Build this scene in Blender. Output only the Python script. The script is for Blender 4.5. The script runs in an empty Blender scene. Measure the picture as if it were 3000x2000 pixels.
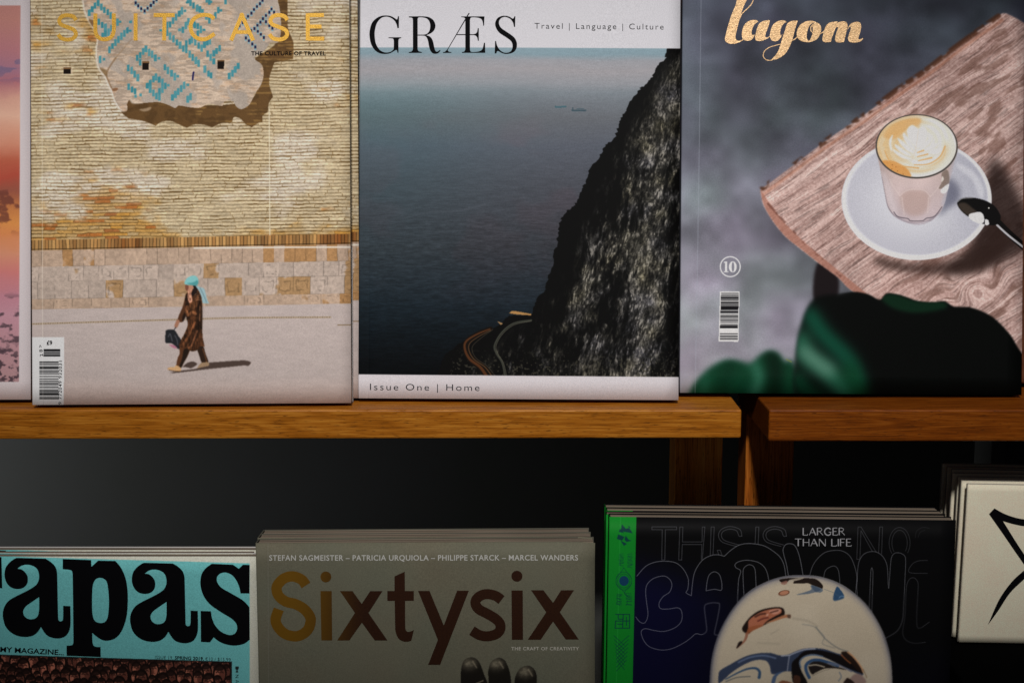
import bpy, bmesh, math, random
import numpy as np
from mathutils import Vector, Matrix
from mathutils.geometry import tessellate_polygon

random.seed(11)
S = bpy.context.scene
COL = S.collection

# ------------------------------------------------------------------ camera
FPX = 3000 * 50 / 36.0            # focal length in photograph pixels (50 mm lens)
PITCH = math.radians(9.0)
CAMZ = 1.40
cam_d = bpy.data.cameras.new('camera')
cam_d.lens = 50.0; cam_d.sensor_width = 36.0
cam_d.clip_start = 0.02; cam_d.clip_end = 60
cam = bpy.data.objects.new('camera', cam_d); COL.objects.link(cam)
cam.location = (0, 0, CAMZ)
cam.rotation_euler = (math.pi / 2 - PITCH, 0, 0)
S.camera = cam

# ------------------------------------------------------------------ light (a shop interior: one lamp, dim room, plus an added wall fill)
world = bpy.data.worlds.new('World'); S.world = world; world.use_nodes = True
bg = world.node_tree.nodes['Background']
bg.inputs['Color'].default_value = (0.80, 0.84, 1.0, 1); bg.inputs['Strength'].default_value = 0.036

def spot(name, loc, target, power, size_deg, blend, radius, color):
    d = bpy.data.lights.new(name, 'SPOT'); d.energy = power; d.spot_size = math.radians(size_deg)
    d.spot_blend = blend; d.shadow_soft_size = radius; d.color = color
    o = bpy.data.objects.new(name, d); COL.objects.link(o); o.location = loc
    o.rotation_euler = (Vector(target) - Vector(loc)).to_track_quat('-Z', 'Y').to_euler()
    return o
key = spot('shop_spotlight', (-0.03, -1.30, CAMZ + 1.66), (0.03, 0.95, CAMZ - .075), 290, 13.4, 1.0, 0.12, (1.0, 0.965, 0.94))
key.scale = (2.5, 1, 1)            # a wall-washer: its beam is wide and low
spot('added_wall_fill', (-1.0, 0.985, CAMZ - .28), (-0.62, 1.16, CAMZ - .30), 22, 44, 1.0, 0.05, (0.95, 0.98, 1.0))  # added fill, unseen inside the rack, grades the wall; no real fixture

S.view_settings.view_transform = 'Standard'; S.view_settings.look = 'None'
S.view_settings.exposure = 0; S.view_settings.gamma = 1; S.view_settings.use_curve_mapping = False
S.cycles.use_denoising = True
S.cycles.max_bounces = 6

# ------------------------------------------------------------------ geometry of the view
FWD = np.array([0, math.cos(PITCH), -math.sin(PITCH)])
UPV = np.array([0, math.sin(PITCH), math.cos(PITCH)])
RGT = np.array([1.0, 0, 0])
C0 = np.array([0, 0, CAMZ])
def ray(X, Y):
    return FWD + RGT * ((X - 1500) / FPX) + UPV * ((1000 - Y) / FPX)
def on_z(X, Y, z):
    d = ray(X, Y); return C0 + d * ((z - CAMZ) / d[2])
def on_y(X, Y, y):
    d = ray(X, Y); return C0 + d * (y / d[1])

# ------------------------------------------------------------------ objects
def thing(name, label, cat, mw=None, group=None):
    o = bpy.data.objects.new(name, None); COL.objects.link(o)
    o.empty_display_size = 0.02
    if mw is not None: o.matrix_world = mw
    o['label'] = label; o['category'] = cat
    if group: o['group'] = group
    return o
def mesh_obj(name, verts, faces, mat, parent=None, smooth=False, uvs=None):
    me = bpy.data.meshes.new(name)
    me.from_pydata([tuple(map(float, v)) for v in verts], [], [tuple(f) for f in faces])
    me.validate(); me.update()
    if uvs is not None:
        l = me.uv_layers.new(name='UVMap')
        for lp in me.loops: l.data[lp.index].uv = uvs[lp.vertex_index]
    if smooth:
        for p in me.polygons: p.use_smooth = True
    if mat: me.materials.append(mat)
    o = bpy.data.objects.new(name, me); COL.objects.link(o)
    if parent is not None: o.parent = parent
    return o
def box_obj(name, lo, hi, mat, parent=None, bevel=0.0, segs=2):
    bm = bmesh.new(); bmesh.ops.create_cube(bm, size=1)
    for v in bm.verts:
        v.co = Vector([lo[i] + (v.co[i] + .5) * (hi[i] - lo[i]) for i in range(3)])
    if bevel: bmesh.ops.bevel(bm, geom=list(bm.edges), offset=bevel, segments=segs, affect='EDGES', profile=.5)
    me = bpy.data.meshes.new(name); bm.to_mesh(me); bm.free()
    if mat: me.materials.append(mat)
    o = bpy.data.objects.new(name, me); COL.objects.link(o)
    if parent is not None: o.parent = parent
    return o

# ------------------------------------------------------------------ materials
def new_mat(name):
    m = bpy.data.materials.new(name); m.use_nodes = True
    nt = m.node_tree; return m, nt, nt.nodes, nt.links, nt.nodes['Principled BSDF']
def simple_mat(name, col, rough=.6, spec=.3, metal=0.0, grain=0.0, gscale=900):
    m, nt, N, L, B = new_mat(name)
    B.inputs['Base Color'].default_value = (*col, 1); B.inputs['Roughness'].default_value = rough
    B.inputs['Specular IOR Level'].default_value = spec; B.inputs['Metallic'].default_value = metal
    if grain:
        tc = N.new('ShaderNodeTexCoord'); n = N.new('ShaderNodeTexNoise'); n.inputs['Scale'].default_value = gscale
        n.inputs['Detail'].default_value = 3
        r = N.new('ShaderNodeMapRange'); r.inputs[1].default_value = .3; r.inputs[2].default_value = .7
        r.inputs[3].default_value = 1 - grain; r.inputs[4].default_value = 1 + grain
        mx = N.new('ShaderNodeMix'); mx.data_type = 'RGBA'; mx.blend_type = 'MULTIPLY'; mx.inputs[0].default_value = 1
        mx.inputs[6].default_value = (*col, 1)
        L.new(tc.outputs['Object'], n.inputs['Vector']); L.new(n.outputs['Fac'], r.inputs[0])
        L.new(r.outputs[0], mx.inputs[7]); L.new(mx.outputs[2], B.inputs['Base Color'])
    return m
def lin(c):
    c = np.asarray(c, float)
    return np.where(c <= .04045, c / 12.92, ((c + .055) / 1.055) ** 2.4)
def srgb(c):
    c = np.clip(c, 0, 1)
    return np.where(c <= .0031308, c * 12.92, 1.055 * c ** (1 / 2.4) - .055)
def obs(r, g, b, E):
    """base colour of a print that shows as sRGB (r,g,b) under illumination E"""
    return tuple(np.clip(lin(np.array([r, g, b]) / 255) / E, 0.002, .85))

def foil_mat(name, col, rough=.32, bump=.4, scale=(900, 900, 2600), metal=.9, c2=None, start=None):
    m, nt, N, L, B = new_mat(name)
    tc = N.new('ShaderNodeTexCoord'); mp = N.new('ShaderNodeMapping'); mp.inputs['Scale'].default_value = scale
    n = N.new('ShaderNodeTexNoise'); n.inputs['Scale'].default_value = 1; n.inputs['Detail'].default_value = 4
    L.new(tc.outputs['Object'], mp.inputs[0]); L.new(mp.outputs[0], n.inputs['Vector'])
    ra = N.new('ShaderNodeValToRGB'); c2 = c2 or tuple(x * .7 for x in col)
    ra.color_ramp.elements[0].position = .34; ra.color_ramp.elements[0].color = (*c2, 1)
    ra.color_ramp.elements[1].position = .62; ra.color_ramp.elements[1].color = (*col, 1)
    L.new(n.outputs['Fac'], ra.inputs[0]); L.new(ra.outputs[0], B.inputs['Base Color'])
    if start:                       # lamp glint painted into the foil colour: gold fades to copper along first letters
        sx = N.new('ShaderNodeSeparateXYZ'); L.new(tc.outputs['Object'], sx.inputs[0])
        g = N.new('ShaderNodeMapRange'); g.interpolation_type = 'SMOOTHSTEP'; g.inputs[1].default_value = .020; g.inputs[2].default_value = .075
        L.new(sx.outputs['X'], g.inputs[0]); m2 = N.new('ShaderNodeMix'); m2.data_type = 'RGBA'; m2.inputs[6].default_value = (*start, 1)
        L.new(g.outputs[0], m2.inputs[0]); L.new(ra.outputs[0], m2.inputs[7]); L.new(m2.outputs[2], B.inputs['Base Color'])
    b = N.new('ShaderNodeBump'); b.inputs['Strength'].default_value = bump; b.inputs['Distance'].default_value = .0004
    L.new(n.outputs['Fac'], b.inputs['Height']); L.new(b.outputs[0], B.inputs['Normal'])
    B.inputs['Metallic'].default_value = metal; B.inputs['Roughness'].default_value = rough
    return m

def wood_mat(name, dark, mid, light, seed=0.0, axis='X', gscale=1.0, rough=.42):
    """oiled timber: long growth bands, fine fibre and short dark pores along the grain"""
    m, nt, N, L, B = new_mat(name)
    tc = N.new('ShaderNodeTexCoord')
    def mapped(sx, sy):
        mp = N.new('ShaderNodeMapping')
        mp.inputs['Scale'].default_value = (sx, sy, sy) if axis == 'X' else (sy, sy, sx)
        mp.inputs['Location'].default_value = (seed, seed * 1.7, seed * .6)
        L.new(tc.outputs['Object'], mp.inputs[0]); return mp.outputs[0]
    n1 = N.new('ShaderNodeTexNoise'); n1.inputs['Scale'].default_value = 1; n1.inputs['Detail'].default_value = 3
    n1.inputs['Distortion'].default_value = 1.8
    L.new(mapped(4 * gscale, 70 * gscale), n1.inputs['Vector'])
    sn = N.new('ShaderNodeMath'); sn.operation = 'MULTIPLY'; sn.inputs[1].default_value = 30
    L.new(n1.outputs['Fac'], sn.inputs[0])
    si = N.new('ShaderNodeMath'); si.operation = 'SINE'; L.new(sn.outputs[0], si.inputs[0])
    n2 = N.new('ShaderNodeTexNoise'); n2.inputs['Scale'].default_value = 1; n2.inputs['Detail'].default_value = 4
    L.new(mapped(45 * gscale, 1300 * gscale), n2.inputs['Vector'])
    add = N.new('ShaderNodeMath'); add.operation = 'MULTIPLY_ADD'; add.inputs[1].default_value = .10; 
    L.new(si.outputs[0], add.inputs[0]); L.new(n2.outputs['Fac'], add.inputs[2])
    n4 = N.new('ShaderNodeTexNoise'); n4.inputs['Scale'].default_value = 1; n4.inputs['Detail'].default_value = 2
    L.new(mapped(3, 14), n4.inputs['Vector'])
    ad2 = N.new('ShaderNodeMath'); ad2.operation = 'MULTIPLY_ADD'; ad2.inputs[1].default_value = .5; 
    L.new(n4.outputs['Fac'], ad2.inputs[0]); L.new(add.outputs[0], ad2.inputs[2])
    ra = N.new('ShaderNodeValToRGB'); e = ra.color_ramp.elements
    e[0].position = .42; e[0].color = (*dark, 1); e[1].position = 1.02; e[1].color = (*light, 1)
    k = e.new(.72); k.color = (*mid, 1)
    L.new(ad2.outputs[0], ra.inputs[0])
    n3 = N.new('ShaderNodeTexNoise'); n3.inputs['Scale'].default_value = 1; n3.inputs['Detail'].default_value = 2
    L.new(mapped(170 * gscale, 1700 * gscale), n3.inputs['Vector'])
    pr = N.new('ShaderNodeMapRange'); pr.inputs[1].default_value = .60; pr.inputs[2].default_value = .72
    pr.inputs[3].default_value = 0; pr.inputs[4].default_value = .75
    L.new(n3.outputs['Fac'], pr.inputs[0])
    mx = N.new('ShaderNodeMix'); mx.data_type = 'RGBA'; mx.inputs[7].default_value = (*[d * .38 for d in dark], 1)
    L.new(pr.outputs[0], mx.inputs[0]); L.new(ra.outputs[0], mx.inputs[6]); L.new(mx.outputs[2], B.inputs['Base Color'])
    bp = N.new('ShaderNodeBump'); bp.inputs['Strength'].default_value = .25; bp.inputs['Distance'].default_value = .0004
    inv = N.new('ShaderNodeMath'); inv.operation = 'SUBTRACT'; L.new(n2.outputs['Fac'], inv.inputs[0]); L.new(pr.outputs[0], inv.inputs[1])
    L.new(inv.outputs[0], bp.inputs['Height']); L.new(bp.outputs[0], B.inputs['Normal'])
    B.inputs['Roughness'].default_value = rough; B.inputs['Specular IOR Level'].default_value = .12
    return m

def pages_mat(name, col, line=(.12, .10, .08), dens=2600):
    """edge of a block of pages: sheets run across the thickness (local Y)"""
    m, nt, N, L, B = new_mat(name)
    tc = N.new('ShaderNodeTexCoord'); mp = N.new('ShaderNodeMapping'); mp.inputs['Scale'].default_value = (7, dens, 7)
    n = N.new('ShaderNodeTexNoise'); n.inputs['Scale'].default_value = 1; n.inputs['Detail'].default_value = 3
    L.new(tc.outputs['Object'], mp.inputs[0]); L.new(mp.outputs[0], n.inputs['Vector'])
    ra = N.new('ShaderNodeValToRGB'); e = ra.color_ramp.elements
    e[0].position = .36; e[0].color = (*line, 1); e[1].position = .60; e[1].color = (*col, 1)
    L.new(n.outputs['Fac'], ra.inputs[0]); L.new(ra.outputs[0], B.inputs['Base Color'])
    B.inputs['Roughness'].default_value = .85; B.inputs['Specular IOR Level'].default_value = .1
    return m

# ------------------------------------------------------------------ painting printed pictures (numpy rasters, no files)
_rs = np.random.RandomState(5)
_LAT = _rs.rand(512, 512)
def vnoise(x, y, seed=0):
    x = x + seed * 37.13; y = y + seed * 91.7
    xi = np.floor(x).astype(int); yi = np.floor(y).astype(int)
    fx = x - xi; fy = y - yi
    fx = fx * fx * (3 - 2 * fx); fy = fy * fy * (3 - 2 * fy)
    a = _LAT[xi & 511, yi & 511]; b = _LAT[(xi + 1) & 511, yi & 511]
    c = _LAT[xi & 511, (yi + 1) & 511]; d = _LAT[(xi + 1) & 511, (yi + 1) & 511]
    return (a * (1 - fx) + b * fx) * (1 - fy) + (c * (1 - fx) + d * fx) * fy
def fbm(x, y, seed=0, octv=4, gain=.5):
    s = 0; a = 1; t = 0
    for i in range(octv):
        s = s + a * vnoise(x * 2 ** i, y * 2 ** i, seed + i * 3); t += a; a *= gain
    return s / t
def smooth(a, b, x):
    t = np.clip((x - a) / (b - a), 0, 1); return t * t * (3 - 2 * t)
def blur(a, s):
    if s <= 0: return a
    r = int(math.ceil(2.6 * s)); k = np.exp(-.5 * (np.arange(-r, r + 1) / s) ** 2); k /= k.sum()
    for ax in (0, 1):
        p = [(0, 0)] * a.ndim; p[ax] = (r, r); q = np.pad(a, p, mode='edge'); o = 0
        for i, w in enumerate(k):
            sl = [slice(None)] * a.ndim; sl[ax] = slice(i, i + a.shape[ax]); o = o + w * q[tuple(sl)]
        a = o
    return a
def T(pts, ox, oy, s):
    """points measured in an enlarged crop of the picture -> picture pixels"""
    return [(ox + p[0] / s, oy + p[1] / s) + tuple(p[2:]) for p in pts]
def spline(pts, closed=True, n=6):
    """Catmull-Rom through the points; a third value 1 marks a sharp corner"""
    P = [np.array(p[:2], float) for p in pts]; cr = [len(p) > 2 and p[2] == 1 for p in pts]
    m = len(P); out = []
    for i in range(m if closed else m - 1):
        a, b = P[i], P[(i + 1) % m]
        if closed or i > 0: pa = P[(i - 1) % m]
        else: pa = a
        if closed or i + 2 < m: pb = P[(i + 2) % m]
        else: pb = b
        if cr[i]: pa = a
        if cr[(i + 1) % m]: pb = b
        if cr[i] and cr[(i + 1) % m]:
            out.append(tuple(a)); continue
        d = np.linalg.norm(b - a)
        ta = (b - pa) * .5 if not cr[i] else (b - a); tb = (pb - a) * .5 if not cr[(i + 1) % m] else (b - a)
        for v in (0, 1):                       # limit overshoot of uneven spacing
            t = (ta, tb)[v]; l = np.linalg.norm(t)
            if l > d * 1.2:
                if v == 0: ta = t * (d * 1.2 / l)
                else: tb = t * (d * 1.2 / l)
        for k in range(n):
            u = k / n
            out.append(tuple((2 * u ** 3 - 3 * u ** 2 + 1) * a + (u ** 3 - 2 * u ** 2 + u) * ta + (-2 * u ** 3 + 3 * u ** 2) * b + (u ** 3 - u ** 2) * tb))
    if not closed: out.append(tuple(P[-1]))
    return out
def corners(pts): return [(p[0], p[1], 1) for p in pts]

class Art:
    def __init__(s, x0, y0, x1, y1, step=1.25):
        s.x0, s.y0, s.x1, s.y1, s.st = x0, y0, x1, y1, step
        s.W = int(math.ceil((x1 - x0) / step)); s.H = int(math.ceil((y1 - y0) / step))
        s.X, s.Y = np.meshgrid(x0 + (np.arange(s.W) + .5) * step, y0 + (np.arange(s.H) + .5) * step)
        s.img = np.zeros((s.H, s.W, 3))
    def fill(s, c): s.img[:] = np.array(c, float) / 255
    def grad(s, stops, coord=None):
        t = s.Y if coord is None else coord
        xs = [p[0] for p in stops]
        for k in range(3): s.img[..., k] = np.interp(t, xs, [p[1][k] / 255 for p in stops])
    def poly(s, pts, soft=.6, smooth_it=True, n=6):
        if smooth_it: pts = spline(pts, True, n)
        P = np.array([p[:2] for p in pts], float)
        gx = (P[:, 0] - s.x0) / s.st; gy = (P[:, 1] - s.y0) / s.st
        pad = int(math.ceil(2.6 * soft / s.st)) + 2
        R0 = max(0, int(gy.min()) - pad); R1 = min(s.H, int(gy.max()) + pad + 1); Q0 = max(0, int(gx.min()) - pad); Q1 = min(s.W, int(gx.max()) + pad + 1)
        m = np.zeros((s.H, s.W))
        if R1 <= R0 or Q1 <= Q0: return m
        acc = np.zeros((R1 - R0, Q1 - Q0 + 1), np.int32)
        for i in range(len(gx)):
            xa, ya, xb, yb = gx[i], gy[i], gx[(i + 1) % len(gx)], gy[(i + 1) % len(gx)]
            if ya == yb: continue
            if ya > yb: xa, ya, xb, yb = xb, yb, xa, ya
            r0 = max(R0, int(math.ceil(ya - .5))); r1 = min(R1 - 1, int(math.ceil(yb - .5)) - 1)
            if r1 < r0: continue
            rr = np.arange(r0, r1 + 1)
            xc = xa + (rr + .5 - ya) * (xb - xa) / (yb - ya)
            np.add.at(acc, (rr - R0, np.clip(np.ceil(xc - .5) - Q0, 0, Q1 - Q0).astype(int)), 1)
        b = (np.cumsum(acc, 1)[:, :-1] & 1).astype(float)
        m[R0:R1, Q0:Q1] = blur(b, soft / s.st) if soft else b
        return m
    def stroke(s, pts, w, soft=.7, smooth_it=True, n=6):
        """mask of a line of width w (number or one per end)"""
        if smooth_it: pts = spline(pts, False, n)
        P = np.array([p[:2] for p in pts], float); ws = np.linspace(w[0], w[1], len(P)) if isinstance(w, (tuple, list)) else np.full(len(P), float(w))
        m = np.zeros((s.H, s.W)); pad = ws.max() + 3 * soft + 2
        for i in range(len(P) - 1):
            a, b = P[i], P[i + 1]
            c0 = max(0, int((min(a[0], b[0]) - pad - s.x0) / s.st)); c1 = min(s.W, int((max(a[0], b[0]) + pad - s.x0) / s.st) + 2)
            r0 = max(0, int((min(a[1], b[1]) - pad - s.y0) / s.st)); r1 = min(s.H, int((max(a[1], b[1]) + pad - s.y0) / s.st) + 2)
            if c1 <= c0 or r1 <= r0: continue
            x = s.X[r0:r1, c0:c1]; y = s.Y[r0:r1, c0:c1]; d = b - a; l2 = max(d @ d, 1e-9)
            t = np.clip(((x - a[0]) * d[0] + (y - a[1]) * d[1]) / l2, 0, 1)
            dist = np.hypot(x - a[0] - t * d[0], y - a[1] - t * d[1]); hw = (ws[i] * (1 - t) + ws[i + 1] * t) / 2
            v = np.clip((hw - dist) / (soft * 1.4) + .5, 0, 1)
            m[r0:r1, c0:c1] = np.maximum(m[r0:r1, c0:c1], v)
        return m
    def ell(s, cx, cy, rx, ry, soft=1.0, rot=0.0):
        c, n = math.cos(rot), math.sin(rot); x = s.X - cx; y = s.Y - cy
        q = np.hypot((x * c + y * n) / rx, (-x * n + y * c) / ry)
        return np.clip((1 - q) * min(rx, ry) / max(soft, .3) + .5, 0, 1)
    def put(s, m, c, a=1.0):
        r = np.flatnonzero(m.any(1)); q = np.flatnonzero(m.any(0))
        if not len(r): return
        sl = (slice(r[0], r[-1] + 1), slice(q[0], q[-1] + 1))
        k = (m[sl] * a)[..., None]; c = np.asarray(c, float) / 255
        s.img[sl] = s.img[sl] * (1 - k) + c * k
    def mul(s, f): s.img = s.img * (f[..., None] if np.ndim(f) == 2 else f)
    def image(s, name, E):
        """sRGB raster of base colours for a cover that shows these values under illumination E"""
        a = srgb(np.clip(lin(np.clip(s.img, 0, 1)) / E, .0015, .86))
        buf = np.ones((s.H, s.W, 4), np.float32); buf[..., :3] = a[::-1]
        im = bpy.data.images.new(name, s.W, s.H); im.pixels.foreach_set(buf.ravel()); im.update(); im.pack()
        return im

def print_mat(name, art, E, rough=.55, spec=.05, grain=.10, bump=.06):
    m, nt, N, L, B = new_mat(name)
    t = N.new('ShaderNodeTexImage'); t.image = art.image(name, E); t.interpolation = 'Cubic'; t.extension = 'EXTEND'
    uv = N.new('ShaderNodeUVMap'); uv.uv_map = 'UVMap'; L.new(uv.outputs[0], t.inputs[0])
    tc = N.new('ShaderNodeTexCoord'); n = N.new('ShaderNodeTexNoise'); n.inputs['Scale'].default_value = 1500; n.inputs['Detail'].default_value = 2
    L.new(tc.outputs['Object'], n.inputs['Vector'])
    r = N.new('ShaderNodeMapRange'); r.inputs[1].default_value = .3; r.inputs[2].default_value = .7
    r.inputs[3].default_value = 1 - grain; r.inputs[4].default_value = 1 + grain
    L.new(n.outputs['Fac'], r.inputs[0])
    mx = N.new('ShaderNodeMix'); mx.data_type = 'RGBA'; mx.blend_type = 'MULTIPLY'; mx.inputs[0].default_value = 1
    L.new(t.outputs['Color'], mx.inputs[6]); L.new(r.outputs[0], mx.inputs[7]); L.new(mx.outputs[2], B.inputs['Base Color'])
    b = N.new('ShaderNodeBump'); b.inputs['Strength'].default_value = bump; b.inputs['Distance'].default_value = .0003
    L.new(n.outputs['Fac'], b.inputs['Height']); L.new(b.outputs[0], B.inputs['Normal'])
    B.inputs['Roughness'].default_value = rough; B.inputs['Specular IOR Level'].default_value = spec
    return m

# ------------------------------------------------------------------ a leaning cover plane and what is printed on it
class Plane:
    """rectangle standing on its bottom edge: O bottom-left corner of the front, ex along, eu up, en towards the viewer"""
    def __init__(s, O, ex, lean, w, h):
        s.O = np.array(O, float); s.ex = np.array(ex, float) / np.linalg.norm(ex)
        back = np.array([0, 1.0, 0]); back -= s.ex * (back @ s.ex); back /= np.linalg.norm(back)
        up = np.cross(s.ex, back)
        s.eu = up * math.cos(lean) + back * math.sin(lean); s.en = np.cross(s.eu, s.ex) * -1
        s.en = np.cross(s.ex, s.eu); s.w, s.h = w, h; s.bow = 0.0; s.lean2 = 0.0
    def off(s, u, v):
        """how far the bowed cover stands in front of its flat plane"""
        fx = min(max(u / s.w, 0), 1); fz = min(max(v / s.h, 0), 1)
        return s.bow * math.sin(math.pi * fx ** .8) * (.35 + .65 * fz) + s.lean2 * fx ** 3 * fz
    def matrix(s):
        M = Matrix.Identity(4)
        for i in range(3):
            M[i][0] = s.ex[i]; M[i][1] = -s.en[i]; M[i][2] = s.eu[i]; M[i][3] = s.O[i]
        return M
    def to_uv(s, X, Y):
        d = ray(X, Y); k = ((s.O - C0) @ s.en) / (d @ s.en); P = C0 + d * k - s.O
        return float(P @ s.ex), float(P @ s.eu)
    def to_px(s, u, v):
        P = s.O + s.ex * u + s.eu * v - C0; k = P @ FWD
        return 1500 + FPX * (P @ RGT) / k, 1000 - FPX * (P @ UPV) / k
    def shifted(s, back, side=0.0, rise=0.0):
        q = Plane.__new__(Plane); q.__dict__.update(s.__dict__); q.O = s.O - s.en * back + s.ex * side + s.eu * rise; return q
def plane_on_ledge(px_l, px_r, z, lean, top_y):
    A = on_z(*px_l, z); B = on_z(*px_r, z)
    p = Plane(A, B - A, lean, np.linalg.norm(B - A), .1); p.h = p.to_uv(px_l[0], top_y)[1]; return p
def plane_from_top(px_l, px_r, y, zbottom, lean, yr=None):
    A = on_y(*px_l, y); B = on_y(*px_r, yr if yr else y)
    p = Plane(A, B - A, lean, np.linalg.norm(B - A), .1)
    zl = min(A[2], B[2]); p.h = (zl - zbottom) / p.eu[2]; p.O = A - p.eu * p.h; return p

def flat(name, polys, plane, parent, mat, z=.00012):
    """polys: list of [outer, hole, hole...] in picture pixels -> one flat printed mesh on the cover"""
    V, F = [], []
    for q, loops in enumerate(polys):
        L3 = []
        for lp in loops:
            L3.append([Vector((*plane.to_uv(p[0], p[1]), 0)) for p in lp])
        base = len(V); flatv = [v for lp in L3 for v in lp]
        for v in flatv: V.append((v.x, -z - .000012 * (q % 4) - plane.off(v.x, v.y), v.y))
        for t in tessellate_polygon(L3):
            a, b, c = (flatv[i] for i in t)
            if (b.x - a.x) * (c.y - a.y) - (b.y - a.y) * (c.x - a.x) < 0: t = (t[0], t[2], t[1])
            F.append([base + i for i in t])
    return mesh_obj(name, V, F, mat, parent)
def ribbon(pts, w, n=8, smooth_it=True):
    """outline polygon of a stroke with butt ends"""
    c = spline(pts, False, n) if smooth_it else [tuple(p[:2]) for p in pts]
    P = np.array(c, float); ws = np.interp(np.linspace(0, 1, len(P)), np.linspace(0, 1, len(w)), w) if isinstance(w, (list, tuple)) else np.full(len(P), float(w))
    t = np.gradient(P, axis=0); t /= np.maximum(np.linalg.norm(t, axis=1, keepdims=True), 1e-9)
    nn = np.stack([-t[:, 1], t[:, 0]], 1) * (ws / 2)[:, None]
    return [tuple(p) for p in P + nn] + [tuple(p) for p in (P - nn)[::-1]]
def circle(cx, cy, r, n=40): return [(cx + r * math.cos(2 * math.pi * i / n), cy + r * math.sin(2 * math.pi * i / n)) for i in range(n)]

def font_tris(txt, bold=0.0, spacing=1.0):
    cu = bpy.data.curves.new('t', 'FONT'); cu.body = txt; cu.size = 1; cu.offset = bold; cu.space_character = spacing
    cu.resolution_u = 3
    o = bpy.data.objects.new('t', cu); COL.objects.link(o)
    me = o.to_mesh(); V = np.array([v.co[:2] for v in me.vertices]) if len(me.vertices) else np.zeros((0, 2))
    F = [tuple(p.vertices) for p in me.polygons]; o.to_mesh_clear()
    bpy.data.objects.remove(o); bpy.data.curves.remove(cu)
    return V, F
_CAP = None
def text(name, txt, plane, parent, mat, a, b, cap, bold=0.0, spacing=1.0, z=.00013):
    """built-in face fitted between picture points a and b (baseline ends), cap height in picture pixels"""
    global _CAP
    if _CAP is None: _CAP = font_tris('H')[0][:, 1].max()
    V, F = font_tris(txt, bold, spacing)
    x0, x1 = V[:, 0].min(), V[:, 0].max()
    A = np.array(a, float); D = np.array(b, float) - A; ln = np.linalg.norm(D); d = D / ln; up = np.array([d[1], -d[0]])
    W = []
    for v in V:
        p = A + d * ((v[0] - x0) / (x1 - x0) * ln) + up * (v[1] / _CAP * cap)
        u, w = plane.to_uv(p[0], p[1]); W.append((u, -z - plane.off(u, w), w))
    o = mesh_obj(name, W, F, mat, parent)
    me = o.data
    if len(me.polygons) and sum(p.normal.y * p.area for p in me.polygons) > 0: me.flip_normals()
    return o

def cover_sheet(name, plane, art, mat, parent, crease=.0075, t=.00028, round_l=.0009, corner=0.0):
    """front cover: a thin sheet with a rounded spine edge, a pressed hinge line and a little curl"""
    w, h = plane.w, plane.h
    xs = sorted(set([0, .00025, .0006, .001, .0016] + ([crease - .0007, crease - .00025, crease, crease + .00025, crease + .0007] if crease else []) + list(np.linspace(.012, w, 22))))
    zs = np.linspace(0, h, 24)
    V, UV = [], []
    for side in (0, 1):
        for z in zs:
            for x in xs:
                y = 0.0
                if x < round_l: y += round_l - math.sqrt(max(0, round_l ** 2 - (round_l - x) ** 2))
                if crease: y += .00016 * math.exp(-((x - crease) / .0003) ** 2)
                fx, fz = x / w, z / h
                y -= plane.off(x, z)
                if corner: y -= corner * (max(0, fx + fz - 1.93) / .07) ** 2
                V.append((x, y + side * t, z))
                px, py = plane.to_px(x, z)
                UV.append(((px - art.x0) / (art.W * art.st), 1 - (py - art.y0) / (art.H * art.st)) if art else (0, 0))
    nx, nz = len(xs), len(zs); n = nx * nz; F = []
    for j in range(nz - 1):
        for i in range(nx - 1):
            a = j * nx + i
            F.append((a, a + 1, a + nx + 1, a + nx)); F.append((n + a, n + a + nx, n + a + nx + 1, n + a + 1))
    for i in range(nx - 1):
        F.append((i, n + i, n + i + 1, i + 1)); a = (nz - 1) * nx + i; F.append((a, a + 1, n + a + 1, n + a))
    for j in range(nz - 1):
        a = j * nx; F.append((a, a + nx, n + a + nx, n + a)); a = j * nx + nx - 1; F.append((a, n + a, n + a + nx, a + nx))
    return mesh_obj(name, V, F, mat, parent, True, UV)

def magazine(name, label, cat, plane, art, mat, pages, back_mat, thick=.010, group=None, spine_mat=None, **kw):
    root = thing(name, label, cat, plane.matrix(), group)
    w, h = plane.w, plane.h
    cov = cover_sheet('cover', plane, art, mat, root, **kw)
    pb = box_obj('page_block', (.0012, .0005, .0006), (w - .0008, thick - .0005, h - .0007), pages, root, .0002, 1)
    bk = box_obj('back_cover', (.0008, thick - .00035, 0), (w, thick, h), back_mat, root)
    sp = box_obj('spine', (0, .0011, 0), (.0008, thick - .00036, h), spine_mat or back_mat, root)
    return root, cov
def copy_tree(o, mw, label=None, parent=None):
    c = o.copy(); COL.objects.link(c)
    if parent is not None:
        c.parent = parent; c.matrix_parent_inverse = o.matrix_parent_inverse.copy()
    else: c.matrix_world = mw
    if label: c['label'] = label
    for ch in list(o.children): copy_tree(ch, None, None, c)
    return c
# ================================================================== printed pictures
EU, EL = 0.74, 0.42        # light that falls on the upper and on the lower covers
DARK = (6, 6, 7)

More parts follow.
